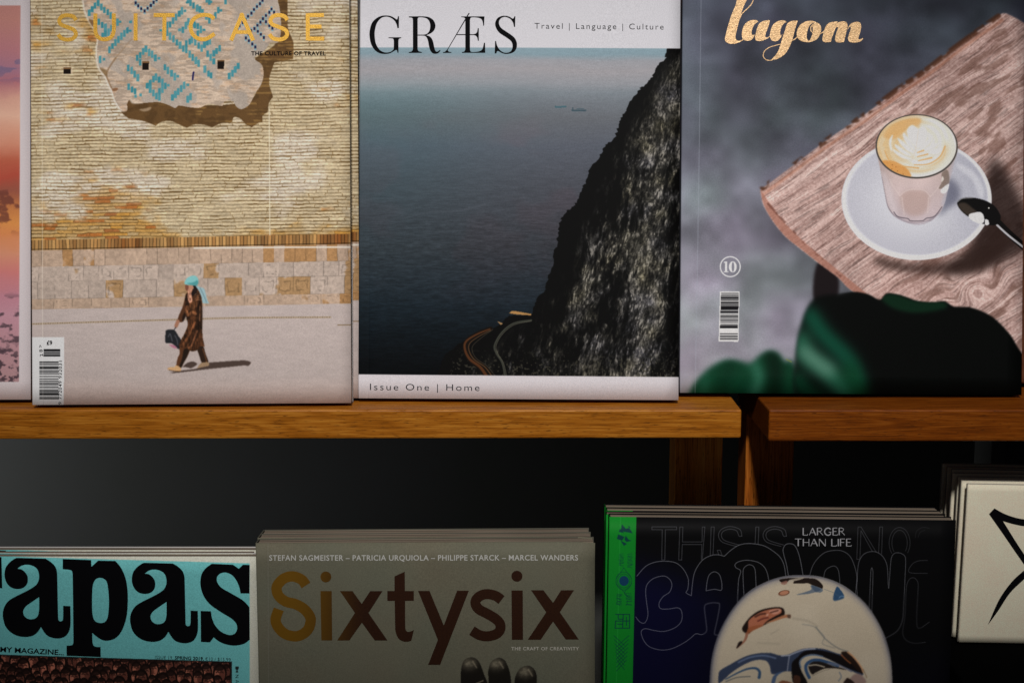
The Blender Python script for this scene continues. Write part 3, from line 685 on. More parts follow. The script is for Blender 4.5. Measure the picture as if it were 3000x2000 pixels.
def art_coffee():
    A = Art(1975, -110, 3080, 1190); X, Y = A.X, A.Y
    g = .60 * (Y / 1150) + .40 * smooth(2900, 1990, X) * (.35 + .65 * smooth(0, 900, Y)) 
    for k, st in enumerate(([50, 62, 84, 116, 146], [54, 66, 88, 118, 146], [64, 76, 98, 128, 155])):
        A.img[..., k] = np.interp(g, [0, .18, .4, .65, .95], st) / 255
    bl = fbm(X / 150, Y / 140, 3, 3); A.mul(1 + .85 * (bl - .5) * smooth(1300, 300, Y))
    A.mul(1 + .35 * (fbm(X / 60, Y / 55, 5, 2) - .5))
    A.mul(1 + (fbm(X / 120, Y / 120, 6, 2) - .5)[..., None] * np.array([.10, -.03, .08]))
    A.put(smooth(2120, 1990, X) * smooth(900, 100, Y), (134, 146, 160), .28)
    c5 = lambda p: T(p, 1950, 0, 2.24); c6 = lambda p: T(p, 1950, 600, 2.178)
    # table leg in shade
    A.put(A.poly([(2395, 770), (2452, 800), (2448, 880), (2385, 880)], 4), (26, 20, 22))
    # table
    wood = [(2227, 557, 1), (2325, 484), (2432, 404), (2535, 335), (2620, 269), (2709, 208), (2798, 139), (2925, 48), (2945, 40), (3000, 68), (3100, 140, 1), (3100, 1130, 1), (2960, 1030), (2900, 950), (2790, 900), (2560, 882), (2492, 850), (2455, 813), (2391, 766), (2345, 730), (2299, 692), (2262, 646), (2236, 600)]
    m = A.poly(wood, 2.0)
    rot = math.radians(-36); u = X * math.cos(rot) + Y * math.sin(rot); v = -X * math.sin(rot) + Y * math.cos(rot)
    wv = v + 46 * (fbm(u / 300, v / 170, 11, 3) - .5) + 13 * (fbm(u / 80, v / 50, 12, 2) - .5)
    kx, ky = 2855, 850; rk = np.hypot((X - kx) * .75 + (Y - ky) * .35, (Y - ky) * .8 - (X - kx) * .3)
    wv = wv + 34 * np.exp(-(rk / 75) ** 2) * np.cos(rk / 16)
    gr = fbm(wv / 4.2, u / 130, 13, 3); gr2 = fbm(wv / 17, u / 260, 14, 3); bl2 = fbm(X / 130, Y / 110, 15, 3)
    t = np.clip(.60 + .75 * (gr - .5) + .85 * (gr2 - .5) + .5 * (fbm(X / 5, Y / 5, 16, 2) - .5), 0, 1)[..., None]
    wc = np.array([130, 98, 91.]) * (1 - t) + np.array([222, 194, 186.]) * t; sc = smooth(.60, .74, fbm(wv / 2.6, u / 46, 18, 2)); wc = wc * (1 - .20 * sc[..., None])
    wc = wc * (.86 + .28 * bl2)[..., None]
    dark = smooth(.55, .70, fbm(wv / 22, u / 70, 17, 3)) * smooth(2500, 2760, X) * .55
    wc = wc * (1 - dark[..., None]) + np.array([104, 74, 64.]) * dark[..., None]
    A.img = A.img * (1 - m[..., None]) + wc / 255 * m[..., None]
    # scorched upper edge, side of the board
    up = [(2227, 557), (2325, 484), (2432, 404), (2535, 335), (2620, 269), (2709, 208), (2798, 139), (2925, 48)]
    e = A.stroke(up, 15, 3) * smooth(.40, .58, fbm(X / 16, Y / 16, 19, 2) + .25 * smooth(2300, 2700, X) - .1)
    A.put(blur(e, 1.5), (70, 38, 22), .8)
    A.put(A.stroke([(x + 10, y + 12) for x, y in up], 9, 6) * m, (164, 96, 66), .4)
    sd = A.poly([(2227, 557), (2250, 590), (2300, 655), (2370, 722), (2440, 780), (2520, 845), (2560, 882), (2492, 850), (2391, 766), (2345, 730), (2299, 692), (2262, 646), (2236, 600)], 1.5)
    A.put(sd * m, (158, 106, 90), .75); A.put(A.stroke([(2250, 598), (2335, 690), (2400, 752), (2470, 815)], 7, 3) * m * smooth(.45, .6, fbm(X / 20, Y / 20, 20, 2)), (96, 58, 48), .6)
    # shade beside the saucer
    A.put(blur(A.poly([(2900, 470), (2960, 520), (3010, 640), (2990, 740), (2860, 790), (2760, 800), (2850, 700)], 2), 11), (34, 24, 22), .85)
    A.put(blur(A.poly([(2560, 752), (2700, 775), (2850, 745), (2930, 640), (2960, 700), (2880, 790), (2700, 800), (2580, 780)], 2), 8), (44, 30, 26), .8)
    q = lambda p: T(p, 2450, 310, 3.3364)
    cx, cy, rx, ry = 2450 + 783 / 3.3364, 310 + 915 / 3.3364, 735 / 3.3364, 592 / 3.3364
    s1 = A.ell(cx, cy, rx, ry, 2.2); A.put(s1, (204, 205, 212)); A.put(A.ell(cx + 1, cy + 3, rx - 3, ry - 3, 3) * (1 - A.ell(cx, cy - 4, rx - 9, ry - 8, 5)), (226, 226, 231), .8)
    s2 = A.ell(cx + 2, cy - 3, rx - 15, ry - 13, 5)
    shade = smooth(.25, 1.0, np.hypot((X - cx) / (rx - 15), (Y - cy + 3) / (ry - 13)))
    A.put(s2 * shade, (168, 168, 180), .55)
    A.put(s2 * smooth(2700, 2860, X) * smooth(760, 520, Y), (150, 152, 166), .45)
    A.put(blur(A.poly(q([(1180, 560), (1330, 640), (1430, 780), (1440, 900), (1390, 880), (1330, 730), (1200, 620)]), 1), 3), (206, 207, 214), .7)
    A.put(blur(A.poly(q([(1080, 700), (1200, 800), (1190, 930), (1080, 1010), (1000, 1080), (1040, 900)]), 1), 7), (92, 94, 112), .8)
    # glass
    body = A.poly(q([(383, 420, 1), (430, 640), (470, 850), (500, 990), (565, 1080), (670, 1138), (780, 1163), (890, 1142), (985, 1075), (1050, 970), (1100, 760), (1150, 560), (1187, 420, 1)]), 1)
    gy = np.clip((Y - (310 + 600 / 3.3364)) / (520 / 3.3364), 0, 1); gx = (X - (2450 + 785 / 3.3364)) / (340 / 3.3364)
    gc = np.array([196, 176, 171.]) * (1 - gy[..., None]) + np.array([186, 172, 176.]) * gy[..., None]
    gc = gc * (1.06 - .16 * np.abs(gx)[..., None] ** 2) * (.95 + .10 * fbm(X / 30, Y / 50, 31, 2))[..., None]
    A.img = A.img * (1 - body[..., None]) + gc / 255 * body[..., None]
    A.put(body * blur(A.poly(q([(430, 640), (470, 850), (520, 1020), (600, 1090), (560, 900), (500, 700)]), 2), 4), (206, 196, 200), .6)
    A.put(body * blur(A.poly(q([(620, 900), (690, 830), (850, 830), (910, 900), (860, 1050), (690, 1060)]), 2), 4), (170, 142, 132), .55)
    for p in ([(520, 720), (560, 800), (620, 880)], [(620, 880), (700, 825), (850, 825), (915, 890)], [(915, 890), (980, 820), (1040, 740)], [(640, 900), (660, 1060)], [(900, 900), (890, 1050)]):
        A.put(body * A.stroke(q(p), 3, 1.6), (214, 198, 194), .5)
    A.put(body * A.stroke(q([(440, 700), (470, 860), (500, 985), (560, 1075)]), 4, 1.4), (120, 112, 122), .75)
    A.put(body * blur(A.stroke(q([(1160, 560), (1115, 760), (1060, 960)]), 20, 3), 3), (176, 174, 184), .85)
    A.put(body * blur(A.poly(q([(540, 1060), (670, 1120), (780, 1145), (890, 1120), (1010, 1040), (1040, 1000), (1000, 1100), (890, 1160), (780, 1180), (660, 1160), (560, 1110)]), 1), 1.5), (148, 140, 150), .85)
    A.put(body * A.stroke(q([(560, 1040), (600, 1085), (700, 1105), (720, 1125), (840, 1125), (880, 1100), (960, 1080), (1030, 990)]), 3.2, 1), (92, 84, 94), .75)
    A.put(body * A.stroke(q([(590, 1110), (700, 1150), (790, 1158), (900, 1135)]), 2.2, 1), (214, 212, 220), .7)
    A.put(A.poly(q([(1030, 660), (1085, 630), (1105, 740), (1060, 800), (1000, 810), (1030, 740)]), 1.2), (112, 98, 88), .75)
    A.put(A.poly(q([(1020, 820), (1095, 765), (1090, 820), (1050, 860), (1020, 845)]), 1), (222, 222, 228), .95)
    A.put(A.poly(q([(1035, 690), (1050, 720), (1025, 745)]), .8), (214, 208, 200), .9)
    rcx, rcy, rrx, rry = 2450 + 783 / 3.3364, 310 + 400 / 3.3364, 403 / 3.3364, 314 / 3.3364
    A.put(A.ell(rcx, rcy, rrx, rry, 1.4), (74, 70, 66))
    cof = A.ell(rcx, rcy - 1, rrx - 4.5, rry - 4, 1.5)
    d = np.hypot((X - rcx) / rrx, (Y - rcy) / rry); ang = np.arctan2((Y - rcy) / rry, (X - rcx) / rrx)
    cream = np.array([222, 214, 208.]); tanc = np.array([222, 178, 128.]); 
    sw = smooth(.38, .62, .5 + .5 * np.sin(d * 30 + 2.2 * ang + 5 * (fbm(X / 50, Y / 50, 41, 2) - .5)))
    left = smooth(.25, -.55, (X - rcx) / rrx + .35 * ((Y - rcy) / rry)); k = np.clip(left * .75 + .22 * sw - .1, 0, 1)
    k = k * smooth(.1, .4, d) 
    ring = np.exp(-((d - .74) / .09) ** 2) * smooth(-.35, .15, (Y - rcy) / rry) * .75
    k = np.clip(np.maximum(k, ring * (.55 + .45 * sw)), 0, 1)
    cc = cream * (1 - k[..., None]) + tanc * k[..., None]
    A.img = A.img * (1 - cof[..., None]) + cc / 255 * cof[..., None]
    A.put(cof * A.poly(q([(440, 545), (560, 545), (680, 610), (730, 680), (720, 705), (640, 700), (520, 640)]), 1.5), (206, 146, 78), .9)
    for (x, y) in [(540, 620), (595, 640), (580, 600), (650, 670), (545, 580)]: A.put(A.ell(2450 + x / 3.3364, 310 + y / 3.3364, 1.6, 1.6, .6), (140, 90, 44), .8)
    A.put(cof * A.poly(q([(455, 300), (560, 180), (700, 130), (820, 130), (800, 200), (720, 200), (640, 280), (560, 330)]), 3), (218, 166, 108), .85)
    W = (224, 220, 218)
    pet = [[(800, 230), (740, 195), (690, 240), (700, 320), (760, 400), (800, 420), (860, 380), (890, 290), (870, 220), (830, 205)],
           [(660, 270), (650, 310), (700, 400), (770, 440), (720, 350)], [(600, 320), (610, 360), (680, 440), (760, 470), (690, 390)],
           [(570, 380), (580, 420), (660, 480), (740, 500), (650, 430)], [(555, 430), (570, 470), (650, 520), (730, 530), (640, 480)],
           [(940, 290), (930, 350), (860, 420), (790, 450), (870, 360)], [(1000, 370), (960, 420), (880, 450), (800, 480), (900, 400)], [(1040, 430), (980, 480), (900, 470), (940, 430)],
           [(550, 290), (515, 340), (520, 420), (545, 450), (535, 370)]]
    for p in pet:
        A.put(cof * A.poly(q(p), 1.2), (198, 176, 152), .5); A.put(cof * A.poly(q([(x, y - 4) for x, y in p]), 1.4), W, .85)
    for p in ([(790, 460), (850, 440)], [(790, 500), (890, 475)], [(800, 540), (930, 510)], [(760, 580), (900, 570), (1010, 500), (1060, 400)], [(470, 440), (520, 540), (640, 590), (800, 610)]):
        A.put(cof * A.stroke(q(p), (3, 5), 1.2), (216, 160, 98), .75)
    A.put(cof * A.stroke(q([(735, 540), (770, 440), (800, 240)]), 1.6, .8), (206, 190, 174), .7)
    # spoon
    A.put(A.stroke(q([(1560, 1120), (1690, 1250), (1850, 1390), (2100, 1600)]), 20, 1.2), (16, 14, 14))
    A.put(A.stroke(q([(1570, 1165), (1680, 1265), (1850, 1400), (2100, 1620)]), 6, 1), (196, 196, 200), .9)
    A.put(A.poly(q([(1180, 950), (1230, 905), (1330, 898), (1450, 925), (1540, 975), (1590, 1040), (1605, 1100), (1570, 1160), (1450, 1160), (1300, 1090), (1215, 1020)]), .9), (15, 14, 14))
    A.put(A.poly(q([(1190, 960), (1260, 950), (1330, 1000), (1370, 1040), (1290, 1070), (1220, 1020)]), 2), (66, 56, 48), .8)
    A.put(A.stroke(q([(1185, 940), (1230, 908), (1330, 900)]), 3, .8), (150, 150, 152), .7)
    A.put(A.poly(q([(1300, 1060), (1350, 1045), (1405, 1038), (1440, 1075), (1440, 1140), (1385, 1150), (1300, 1100)]), .8), (222, 222, 226))
    A.put(A.poly(q([(1455, 1110), (1485, 1120), (1490, 1160), (1455, 1162)]), .7), (222, 222, 226))
    A.put(A.ell(2450 + 1490 / 3.3364, 310 + 1000 / 3.3364, 2.2, 2.2, .8), (230, 220, 205))
    # leaves
    A.put(A.poly(c6([(130, 1260, 1), (150, 1200), (200, 1120), (280, 1040), (370, 990), (450, 990), (540, 1012), (600, 960), (660, 930), (720, 950), (760, 1000), (800, 990), (840, 1060), (840, 1260, 1)]), 8), (12, 56, 36))
    lm = A.poly(c6([(130, 1260, 1), (150, 1200), (200, 1120), (280, 1040), (370, 990), (450, 990), (540, 1012), (600, 960), (660, 930), (720, 950), (760, 1000), (840, 1060), (840, 1260, 1)]), 8)
    for p, w_, c in (([(560, 1010), (600, 1100), (560, 1220)], 24, (64, 128, 104)), ([(250, 1100), (240, 1220)], 22, (40, 100, 78)), ([(420, 1010), (380, 1100), (360, 1220)], 26, (8, 40, 26)), ([(680, 960), (700, 1060), (690, 1220)], 46, (5, 20, 12))):
        A.put(lm * blur(A.stroke(c6(p), w_, 5), 11), c, .75)
    blk = c6([(830, 1260, 1), (815, 1130), (825, 1000), (850, 820), (890, 690), (940, 605), (1000, 580), (1090, 570), (1200, 555), (1290, 570), (1365, 605), (1410, 566), (1480, 572), (1540, 590), (1600, 612), (1700, 622), (1780, 616), (1840, 650), (1920, 650), (1990, 668), (2060, 700), (2110, 735), (2200, 830), (2255, 920), (2330, 1010), (2480, 1120, 1), (2480, 1260, 1)])
    bm_ = A.poly(blk, 2.2) * smooth(2420, 2520, X) + A.poly(blk, 6) * (1 - smooth(2420, 2520, X)); A.put(bm_, (5, 7, 6))
    A.put(bm_ * A.poly(c6([(1375, 600), (1410, 568), (1480, 572), (1600, 612), (1780, 618), (1790, 660), (1600, 690), (1450, 660)]), 5), (12, 44, 26), .8)
    for p, w_, c, a in (([(920, 700), (1010, 830), (1160, 980), (1220, 1120)], 42, (16, 84, 62), .85), ([(860, 860), (900, 960), (1030, 1060), (1160, 1200)], 52, (34, 96, 72), .85), ([(880, 930), (960, 1000), (1050, 1060)], 26, (104, 146, 128), .85), ([(840, 1100), (900, 1200), (980, 1240)], 40, (10, 62, 40), .8), ([(1180, 1060), (1250, 1240)], 48, (8, 54, 30), .7)):
        A.put(bm_ * blur(A.stroke(c6(p), w_ * 1.15, 6), 13), c, a)
    A.put(A.stroke(c6([(770, 985), (800, 1000)]), 4, 1.5), (120, 130, 60), .6)
    # white bar code
    cb = lambda x, y: (1950 + x / 2.178, 600 + y / 2.178)
    A.put(A.poly([cb(347, 553), cb(472, 554), cb(464, 873), cb(338, 871)], .5, False), (214, 214, 218))
    r = np.random.RandomState(4)
    for (y0, y1, n) in ((560, 790, 32), (816, 866, 8)):
        wd = r.choice([1, 1, 2, 3], n * 2).astype(float); ed = np.concatenate([[0], np.cumsum(wd)]) / wd.sum()
        for i in range(n):
            a, b = y0 + (y1 - y0) * ed[2 * i], y0 + (y1 - y0) * ed[2 * i + 1]; sx = -(a - 553) * .027
            A.put(A.poly([cb(353 + sx, a), cb(467 + sx, a), cb(467 + sx, b), cb(353 + sx, b)], .35, False), (20, 20, 24))
    # issue number in a ring
    ccx, ccy = 1950 + 412 / 2.178, 600 + 395 / 2.178
    dd = np.hypot(X - ccx, Y - ccy); A.put(np.clip(2.2 - np.abs(dd - 29) , 0, 1), (210, 211, 216))
    A.put(A.poly([cb(371, 364), cb(391, 362), cb(391, 424), cb(399, 426), cb(399, 430), cb(371, 430), cb(371, 426), cb(379, 424), cb(379, 370), cb(371, 370)], .5, False), (210, 211, 216))
    o1 = A.ell(1950 + 428 / 2.178, 600 + 396 / 2.178, 11.5, 16.2, .7); o2 = A.ell(1950 + 429 / 2.178, 600 + 396 / 2.178, 3.8, 14, .7)
    A.put(o1 * (1 - o2), (210, 211, 216))
    A.put(A.stroke([(2055, -100), (2046, 600), (2036, 1160)], 2, .8), (150, 156, 168), .5)
    return A

def art_sunset():
    A = Art(-850, -110, 100, 1190, 1.6); X, Y = A.X, A.Y
    yy = Y + 26 * (fbm(X / 60, Y / 40, 1, 3) - .5)
    A.grad([(-100, (182, 118, 108)), (60, (186, 122, 112)), (150, (178, 112, 118)), (200, (160, 108, 128)), (240, (172, 100, 110)), (290, (206, 150, 130)), (340, (218, 168, 142)), (420, (206, 132, 104)), (470, (184, 88, 62)), (520, (176, 70, 52)),
            (560, (150, 78, 60)), (600, (186, 108, 58)), (650, (214, 134, 62)), (690, (212, 126, 70)), (740, (206, 132, 100)), (800, (200, 112, 108)), (860, (184, 118, 132)), (920, (186, 132, 146)), (1000, (180, 130, 138)), (1125, (168, 128, 130))], yy)
    A.put(smooth(.55, .62, fbm(X / 40, Y / 14, 3, 2)) * smooth(130, 180, Y) * smooth(260, 200, Y), (110, 96, 130), .7)
    rk = fbm(X / 34, Y / 26, 5, 4)
    A.put(smooth(.50, .62, rk) * smooth(540, 570, Y) * smooth(700, 640, Y), (104, 52, 44), .75)
    A.put(smooth(.56, .68, fbm(X / 26, Y / 18, 7, 4)) * smooth(850, 890, Y), (78, 58, 66), .85)
    A.put(smooth(.52, .62, fbm(X / 12, Y / 9, 9, 3)) * smooth(980, 1060, Y), (60, 46, 54), .8)
    A.img = A.img * .84 + .16 * A.img.mean(2, keepdims=True) * .9
    b = 60 + (Y - 17) * -.0042
    frame = np.maximum(np.maximum(smooth(b - .8, b + .8, X), smooth(-801, -803, X)), np.maximum(smooth(17.8, 16.2, Y), smooth(1117, 1119, Y)))
    A.put(frame, (196, 188, 190))
    return A

def art_crowd():
    A = Art(-230, 1610, 770, 2330, 1.25); X, Y = A.X, A.Y
    A.fill((176, 166, 150))
    sl = .0285
    top = 1627 + sl * X
    A.put(smooth(top - .7, top + .7, Y) * smooth(732.8, 731.4, X - (Y - 1650) * .0), (85, 147, 147))
    A.mul(1 + .05 * (fbm(X / 3, Y / 3, 2, 2) - .5))
    # picture of a dense crowd of heads
    t = 1916 + sl * (X - 0) + 0; t = 1916.5 + .030 * X
    inn = smooth(t - .7, t + .7, Y) * smooth(678.5, 677, X)
    A.put(inn, (22, 14, 12))
    rs = np.random.RandomState(8); P = []
    for r in range(15):
        yb = 1908 + r * 21
        x = -240 + (r % 2) * 13
        while x < 690:
            P.append((x + rs.uniform(-6, 6), yb + .030 * x + rs.uniform(-8, 8), rs.uniform(.78, 1.35))); x += rs.uniform(24, 30)
    P.sort(key=lambda p: p[1])
    for (x, y, s) in P:
        c = np.array([132, 80, 64.]) * rs.uniform(.75, 1.15)
        A.put(A.ell(x, y, 15 * s, 20 * s, 1.2) * inn, (20, 13, 11)); A.put(A.ell(x, y + 3 * s, 11.5 * s, 16.5 * s, 1.2) * inn, c)
        e_ = rs.choice([-1, 1]); A.put(A.ell(x + 5.5 * e_ * s, y + 5 * s, 6 * s, 14 * s, 2.5) * inn, (70, 38, 31), .8); A.put(A.ell(x - 2 * s, y - 10 * s, 11 * s, 6 * s, 2) * inn, (24, 15, 13), .9)
        for k in (-4.6, 4.2): A.put(A.stroke([(x + (k - 3) * s, y - 1 * s), (x + k * s, y - 2.4 * s), (x + (k + 3) * s, y - .5 * s)], 2.6 * s, .8) * inn, (40, 22, 18), .9)
        A.put(A.stroke([(x + .5 * s, y), (x - 1.5 * s, y + 7 * s), (x + 1.5 * s, y + 7.5 * s)], 1.7, .8) * inn, (70, 38, 30), .8)
        A.put(A.stroke([(x - 4 * s, y + 12 * s), (x, y + 11.3 * s), (x + 4 * s, y + 12 * s)], 2, .8) * inn, (58, 26, 24), .8)
    A.put(A.stroke([(-230, 1909.6), (679, 1937)], 2.6, .6, False), (20, 18, 18)); A.put(A.stroke([(679, 1936), (680, 2330)], 2.2, .6, False), (20, 18, 18))
    # small arrow mark beside the picture
    A.put(A.poly([(690, 1950), (700, 1950), (700, 1957), (695, 1962), (690, 1957)], .6, False), (22, 30, 30)); A.put(A.poly([(695, 1958), (699, 1967), (691, 1967)], .6, False), (22, 30, 30))
    return A

def art_grey_hand():
    A = Art(730, 1560, 1760, 2330, 1.25); X, Y = A.X, A.Y
    A.fill((76, 75, 63)); A.mul(1 + .05 * (fbm(X / 120, Y / 90, 2, 3) - .5)); A.mul(1 + .07 * (fbm(X / 3, Y / 3, 3, 2) - .5))
    A.mul(1 + (fbm(X / 150, Y / 150, 5, 2) - .5)[..., None] * np.array([.07, 0, -.02]))
    c = lambda p: T(p, 1220, 1640, 4.356)
    for f, w_ in (([(565, 1480), (580, 1340), (620, 1260), (700, 1232), (770, 1255), (820, 1330), (860, 1440), (910, 1570), (960, 1800), (1000, 2400, 1), (560, 2400, 1)], 0),
                  ([(918, 1480), (920, 1390), (955, 1290), (1045, 1238), (1120, 1265), (1165, 1340), (1195, 1440), (1210, 1570), (1230, 2400, 1), (940, 2400, 1)], 0),
                  ([(1250, 1570), (1270, 1460), (1330, 1370), (1425, 1338), (1490, 1370), (1530, 1440), (1535, 1570), (1520, 2400, 1), (1230, 2400, 1)], 0)):
        m = A.poly(c(f), .8); A.put(m, (18, 16, 13))
        x0 = np.mean([p[0] for p in f[1:5]]); y0 = min(p[1] for p in f)
        gx, gy = 1220 + x0 / 4.356, 1640 + (y0 + 75) / 4.356
        A.put(m * np.exp(-(((X - gx) / 22) ** 2 + ((Y - gy) / 17) ** 2)) * (.6 + .6 * fbm(X / 8, Y / 6, 9, 2)), (104, 98, 82), .85)
        A.put(m * blur(A.stroke(c([(x0 + 50, y0 + 50), (x0 + 100, y0 + 130)]), 4, 1), 1), (140, 130, 108), .5)
    A.put(A.stroke(c([(760, 1568), (850, 1530)]), 4, 1.2), (120, 112, 92), .6)
    A.put(A.stroke([(785, 1580), (789, 2330)], 1.6, .8, False), (92, 90, 84), .6)
    return A

def art_chrome_face():
    A = Art(1760, 1490, 2820, 2330, 1.0); X, Y = A.X, A.Y
    A.fill((7, 7, 8))
    A.put(smooth(1690, 1850, Y + .25 * (2300 - X)) * smooth(2350, 1900, X), (9, 9, 30)); A.put(smooth(1850, 1990, Y) * smooth(2500, 2750, X), (7, 7, 14), .6)
    b = lambda p: T(p, 1860, 1500, 3.646); i_ = lambda p: T(p, 2240, 1500, 3.646)
    LN = (126, 128, 134)
    def line(p, a=.62, w=1.7, sm=True, col=LN): A.put(A.stroke(p, w, .6, sm), col, a)
    # swollen outline letters
    for p in ([(20, 680), (110, 580), (200, 535), (310, 520), (430, 535), (510, 595), (560, 680), (573, 740), (565, 820), (548, 857), (603, 888, 1), (615, 760), (635, 650), (680, 560), (740, 495), (820, 458), (890, 452), (955, 468, 1), (1030, 400), (1110, 350), (1200, 332), (1310, 340), (1400, 365), (1500, 430), (1560, 490), (1595, 570), (1612, 680)],
              [(10, 1115), (50, 1165), (95, 1182), (125, 1150), (140, 1080), (125, 960), (115, 850), (130, 770), (190, 710), (270, 682), (330, 683), (380, 725), (395, 780), (370, 850), (300, 900), (258, 970), (275, 1025), (360, 1030), (460, 1018), (500, 1060), (500, 1150), (450, 1215), (370, 1255), (290, 1270), (200, 1258), (110, 1240), (70, 1265), (75, 1320), (110, 1390), (170, 1440), (280, 1468), (390, 1455), (500, 1405), (590, 1345), (650, 1295), (715, 1303), (765, 1265), (760, 1170), (745, 1000), (800, 968), (870, 965), (905, 980), (885, 1120), (850, 1295), (892, 1308)],
              [(760, 836), (775, 720), (800, 660), (850, 633), (900, 660), (922, 720), (930, 780), (920, 830), (850, 820), (760, 836)],
              [(1095, 960), (1108, 720), (1130, 625), (1080, 590), (1070, 555), (1110, 525), (1200, 510), (1310, 530), (1380, 580), (1415, 650), (1430, 725)],
              [(1165, 885), (1155, 680), (1162, 600), (1210, 560), (1260, 570), (1285, 620), (1295, 800)],
              [(1640, 680), (1620, 560), (1588, 440), (1585, 385), (1620, 338), (1690, 340), (1730, 390), (1765, 500), (1795, 665)]): line(b(p))
    for p in ([(483, 670), (510, 580), (560, 500), (640, 430), (740, 405), (830, 412), (910, 465), (960, 570), (987, 690), (985, 800), (990, 890)],
              [(632, 690), (650, 620), (700, 582), (750, 573), (785, 610), (800, 690), (803, 755)],
              [(970, 880), (988, 700), (1005, 540), (1050, 455), (1120, 420), (1200, 425), (1270, 480), (1310, 580), (1325, 810), (1345, 560), (1360, 470), (1400, 432), (1465, 440), (1505, 485), (1500, 700), (1485, 1000), (1470, 1160), (1410, 1270), (1290, 1342)],
              [(1118, 1020), (1135, 630), (1146, 590), (1158, 640), (1145, 1055)]): line(i_(p), .5)
    for p in ([(1740, 512), (1640, 518), (1570, 560), (1548, 640), (1740, 650)], [(1720, 1385), (1600, 1395), (1510, 1360), (1475, 1280), (1500, 1100), (1515, 800), (1545, 715), (1600, 700), (1640, 760), (1630, 1220), (1760, 1170)]): line(i_(p), .30)
    # tall thin outlined capitals behind
    def rectl(p, f, a=.42): line(f(p + [p[0]]), a, 1.5, False)
    rectl([(182, 154), (446, 154), (446, 184), (326, 184), (320, 507), (287, 507), (292, 184), (182, 184)], b)
    line(b([(720, 505), (748, 155), (720, 155), (718, 315), (508, 315), (513, 155), (480, 155), (468, 507), (500, 507), (506, 342), (716, 342), (710, 507)]), .42, 1.5, False)
    line(b([(805, 460), (815, 155), (848, 155), (834, 452)]), .42, 1.5, False)
    for dx in (0, 476):
        line(b([(1143 + dx, 252), (1112 + dx, 252), (1085 + dx, 195), (1010 + dx, 178), (940 + dx, 205), (925 + dx, 255), (960 + dx, 300), (1115 + dx, 348)]), .42, 1.5)
        line(b([(1143 + dx, 252), (1125 + dx, 185), (1050 + dx, 154), (980 + dx, 155), (915 + dx, 190), (893 + dx, 250), (925 + dx, 310), (1000 + dx, 340), (1085 + dx, 362)]), .42, 1.5)
    line(b([(895, 450), (880, 404), (912, 404), (930, 455)]), .42, 1.5, False)
    line(b([(1284, 332), (1292, 155), (1325, 155), (1316, 338)]), .42, 1.5, False)
    line(i_([(1012, 500), (985, 500), (998, 155), (1030, 155), (1190, 420)]), .36, 1.5, False); line(i_([(1018, 495), (1030, 195), (1150, 415)]), .36, 1.5, False); line(i_([(1218, 430), (1230, 155), (1260, 155), (1250, 445)]), .36, 1.5, False)
    for a_, b_ in ((112, 165), (82, 135)): line([(2240 + (1442 + a_ * math.cos(t)) / 3.646, 1500 + (325 + b_ * math.sin(t)) / 3.646) for t in np.linspace(2.4, 6.98, 30)], .30, 1.5, False)
    line(i_([(1610, 270), (1625, 200), (1690, 160), (1760, 170)]), .14, 1.5); line(i_([(1640, 265), (1660, 215), (1710, 190)]), .14, 1.5)
    # green band down the spine side with dark marks
    gx = 1864.5 - (Y - 1512) * .0225
    A.put(smooth(gx + .7, gx - .7, X), (13, 96, 28)); A.mul(1 + .04 * (fbm(X / 3, Y / 3, 21, 2) - .5))
    A.put(A.stroke([(1818, 1512), (1806, 2000), (1799, 2330)], 1.5, .7, False), (40, 125, 55), .5)
    g = lambda p: T(p, 1750, 1420, 2.7025); MK = (10, 40, 46)
    for p in ([(195, 310), (225, 345), (265, 335), (240, 320), (280, 382), (250, 375), (185, 365)], [(180, 345), (215, 380), (170, 370)], [(165, 390), (215, 410), (195, 440), (155, 425)], [(225, 400), (245, 430), (270, 440), (230, 450), (215, 430)], [(185, 440), (235, 465), (210, 480)]): A.put(A.poly(g(p), .6, False), MK, .92)
    r = np.random.RandomState(6)
    for (x0, x1, y0, y1) in ((168, 210, 548, 640), (236, 280, 548, 660), (150, 195, 860, 960), (225, 275, 860, 960)):
        n = 9
        for k in range(n):
            y = y0 + (y1 - y0) * k / n; A.put(A.stroke(g([(x0 + r.uniform(0, 6), y + r.uniform(-6, 6)), (x1 - r.uniform(0, 6), y + r.uniform(-6, 10))]), 1.1, .5, False), MK, .8)
            if k % 2: A.put(A.stroke(g([(x0 + (x1 - x0) * r.rand(), y - 6), (x0 + (x1 - x0) * r.rand(), y + 14)]), 1.1, .5, False), MK, .7)
    for rr_, w_ in ((62, 1.3), (48, 1.3)): A.put(A.stroke([(1750 + (210 + rr_ * math.cos(t)) / 2.7025, 1420 + (758 + rr_ * 1.15 * math.sin(t)) / 2.7025) for t in np.linspace(0, 6.3, 40)], w_, .5, False), MK, .8)
    A.put(A.ell(1750 + 211 / 2.7025, 1420 + 758 / 2.7025, 14, 14.5, 1), (14, 44, 66))
    for sx in (-1, 1): A.put(A.stroke(g([(210 + sx * 62, 740), (210, 655), (205, 660)]), 1.2, .5), MK, .8); A.put(A.stroke(g([(210 + sx * 62, 780), (215, 850), (250, 890)]), 1.2, .5), MK, .8)
    for p in ([(145, 1022), (255, 1022)], [(145, 1075), (255, 1075)], [(140, 1132), (255, 1132)], [(255, 1022), (255, 1132)], [(205, 1022), (200, 1132)], [(165, 1022), (165, 1060), (205, 1060)], [(230, 1045), (230, 1110)], [(160, 1100), (200, 1100)], [(145, 1075), (140, 1132)]): A.put(A.stroke(g(p), 2.4, .6, False), MK, .9)
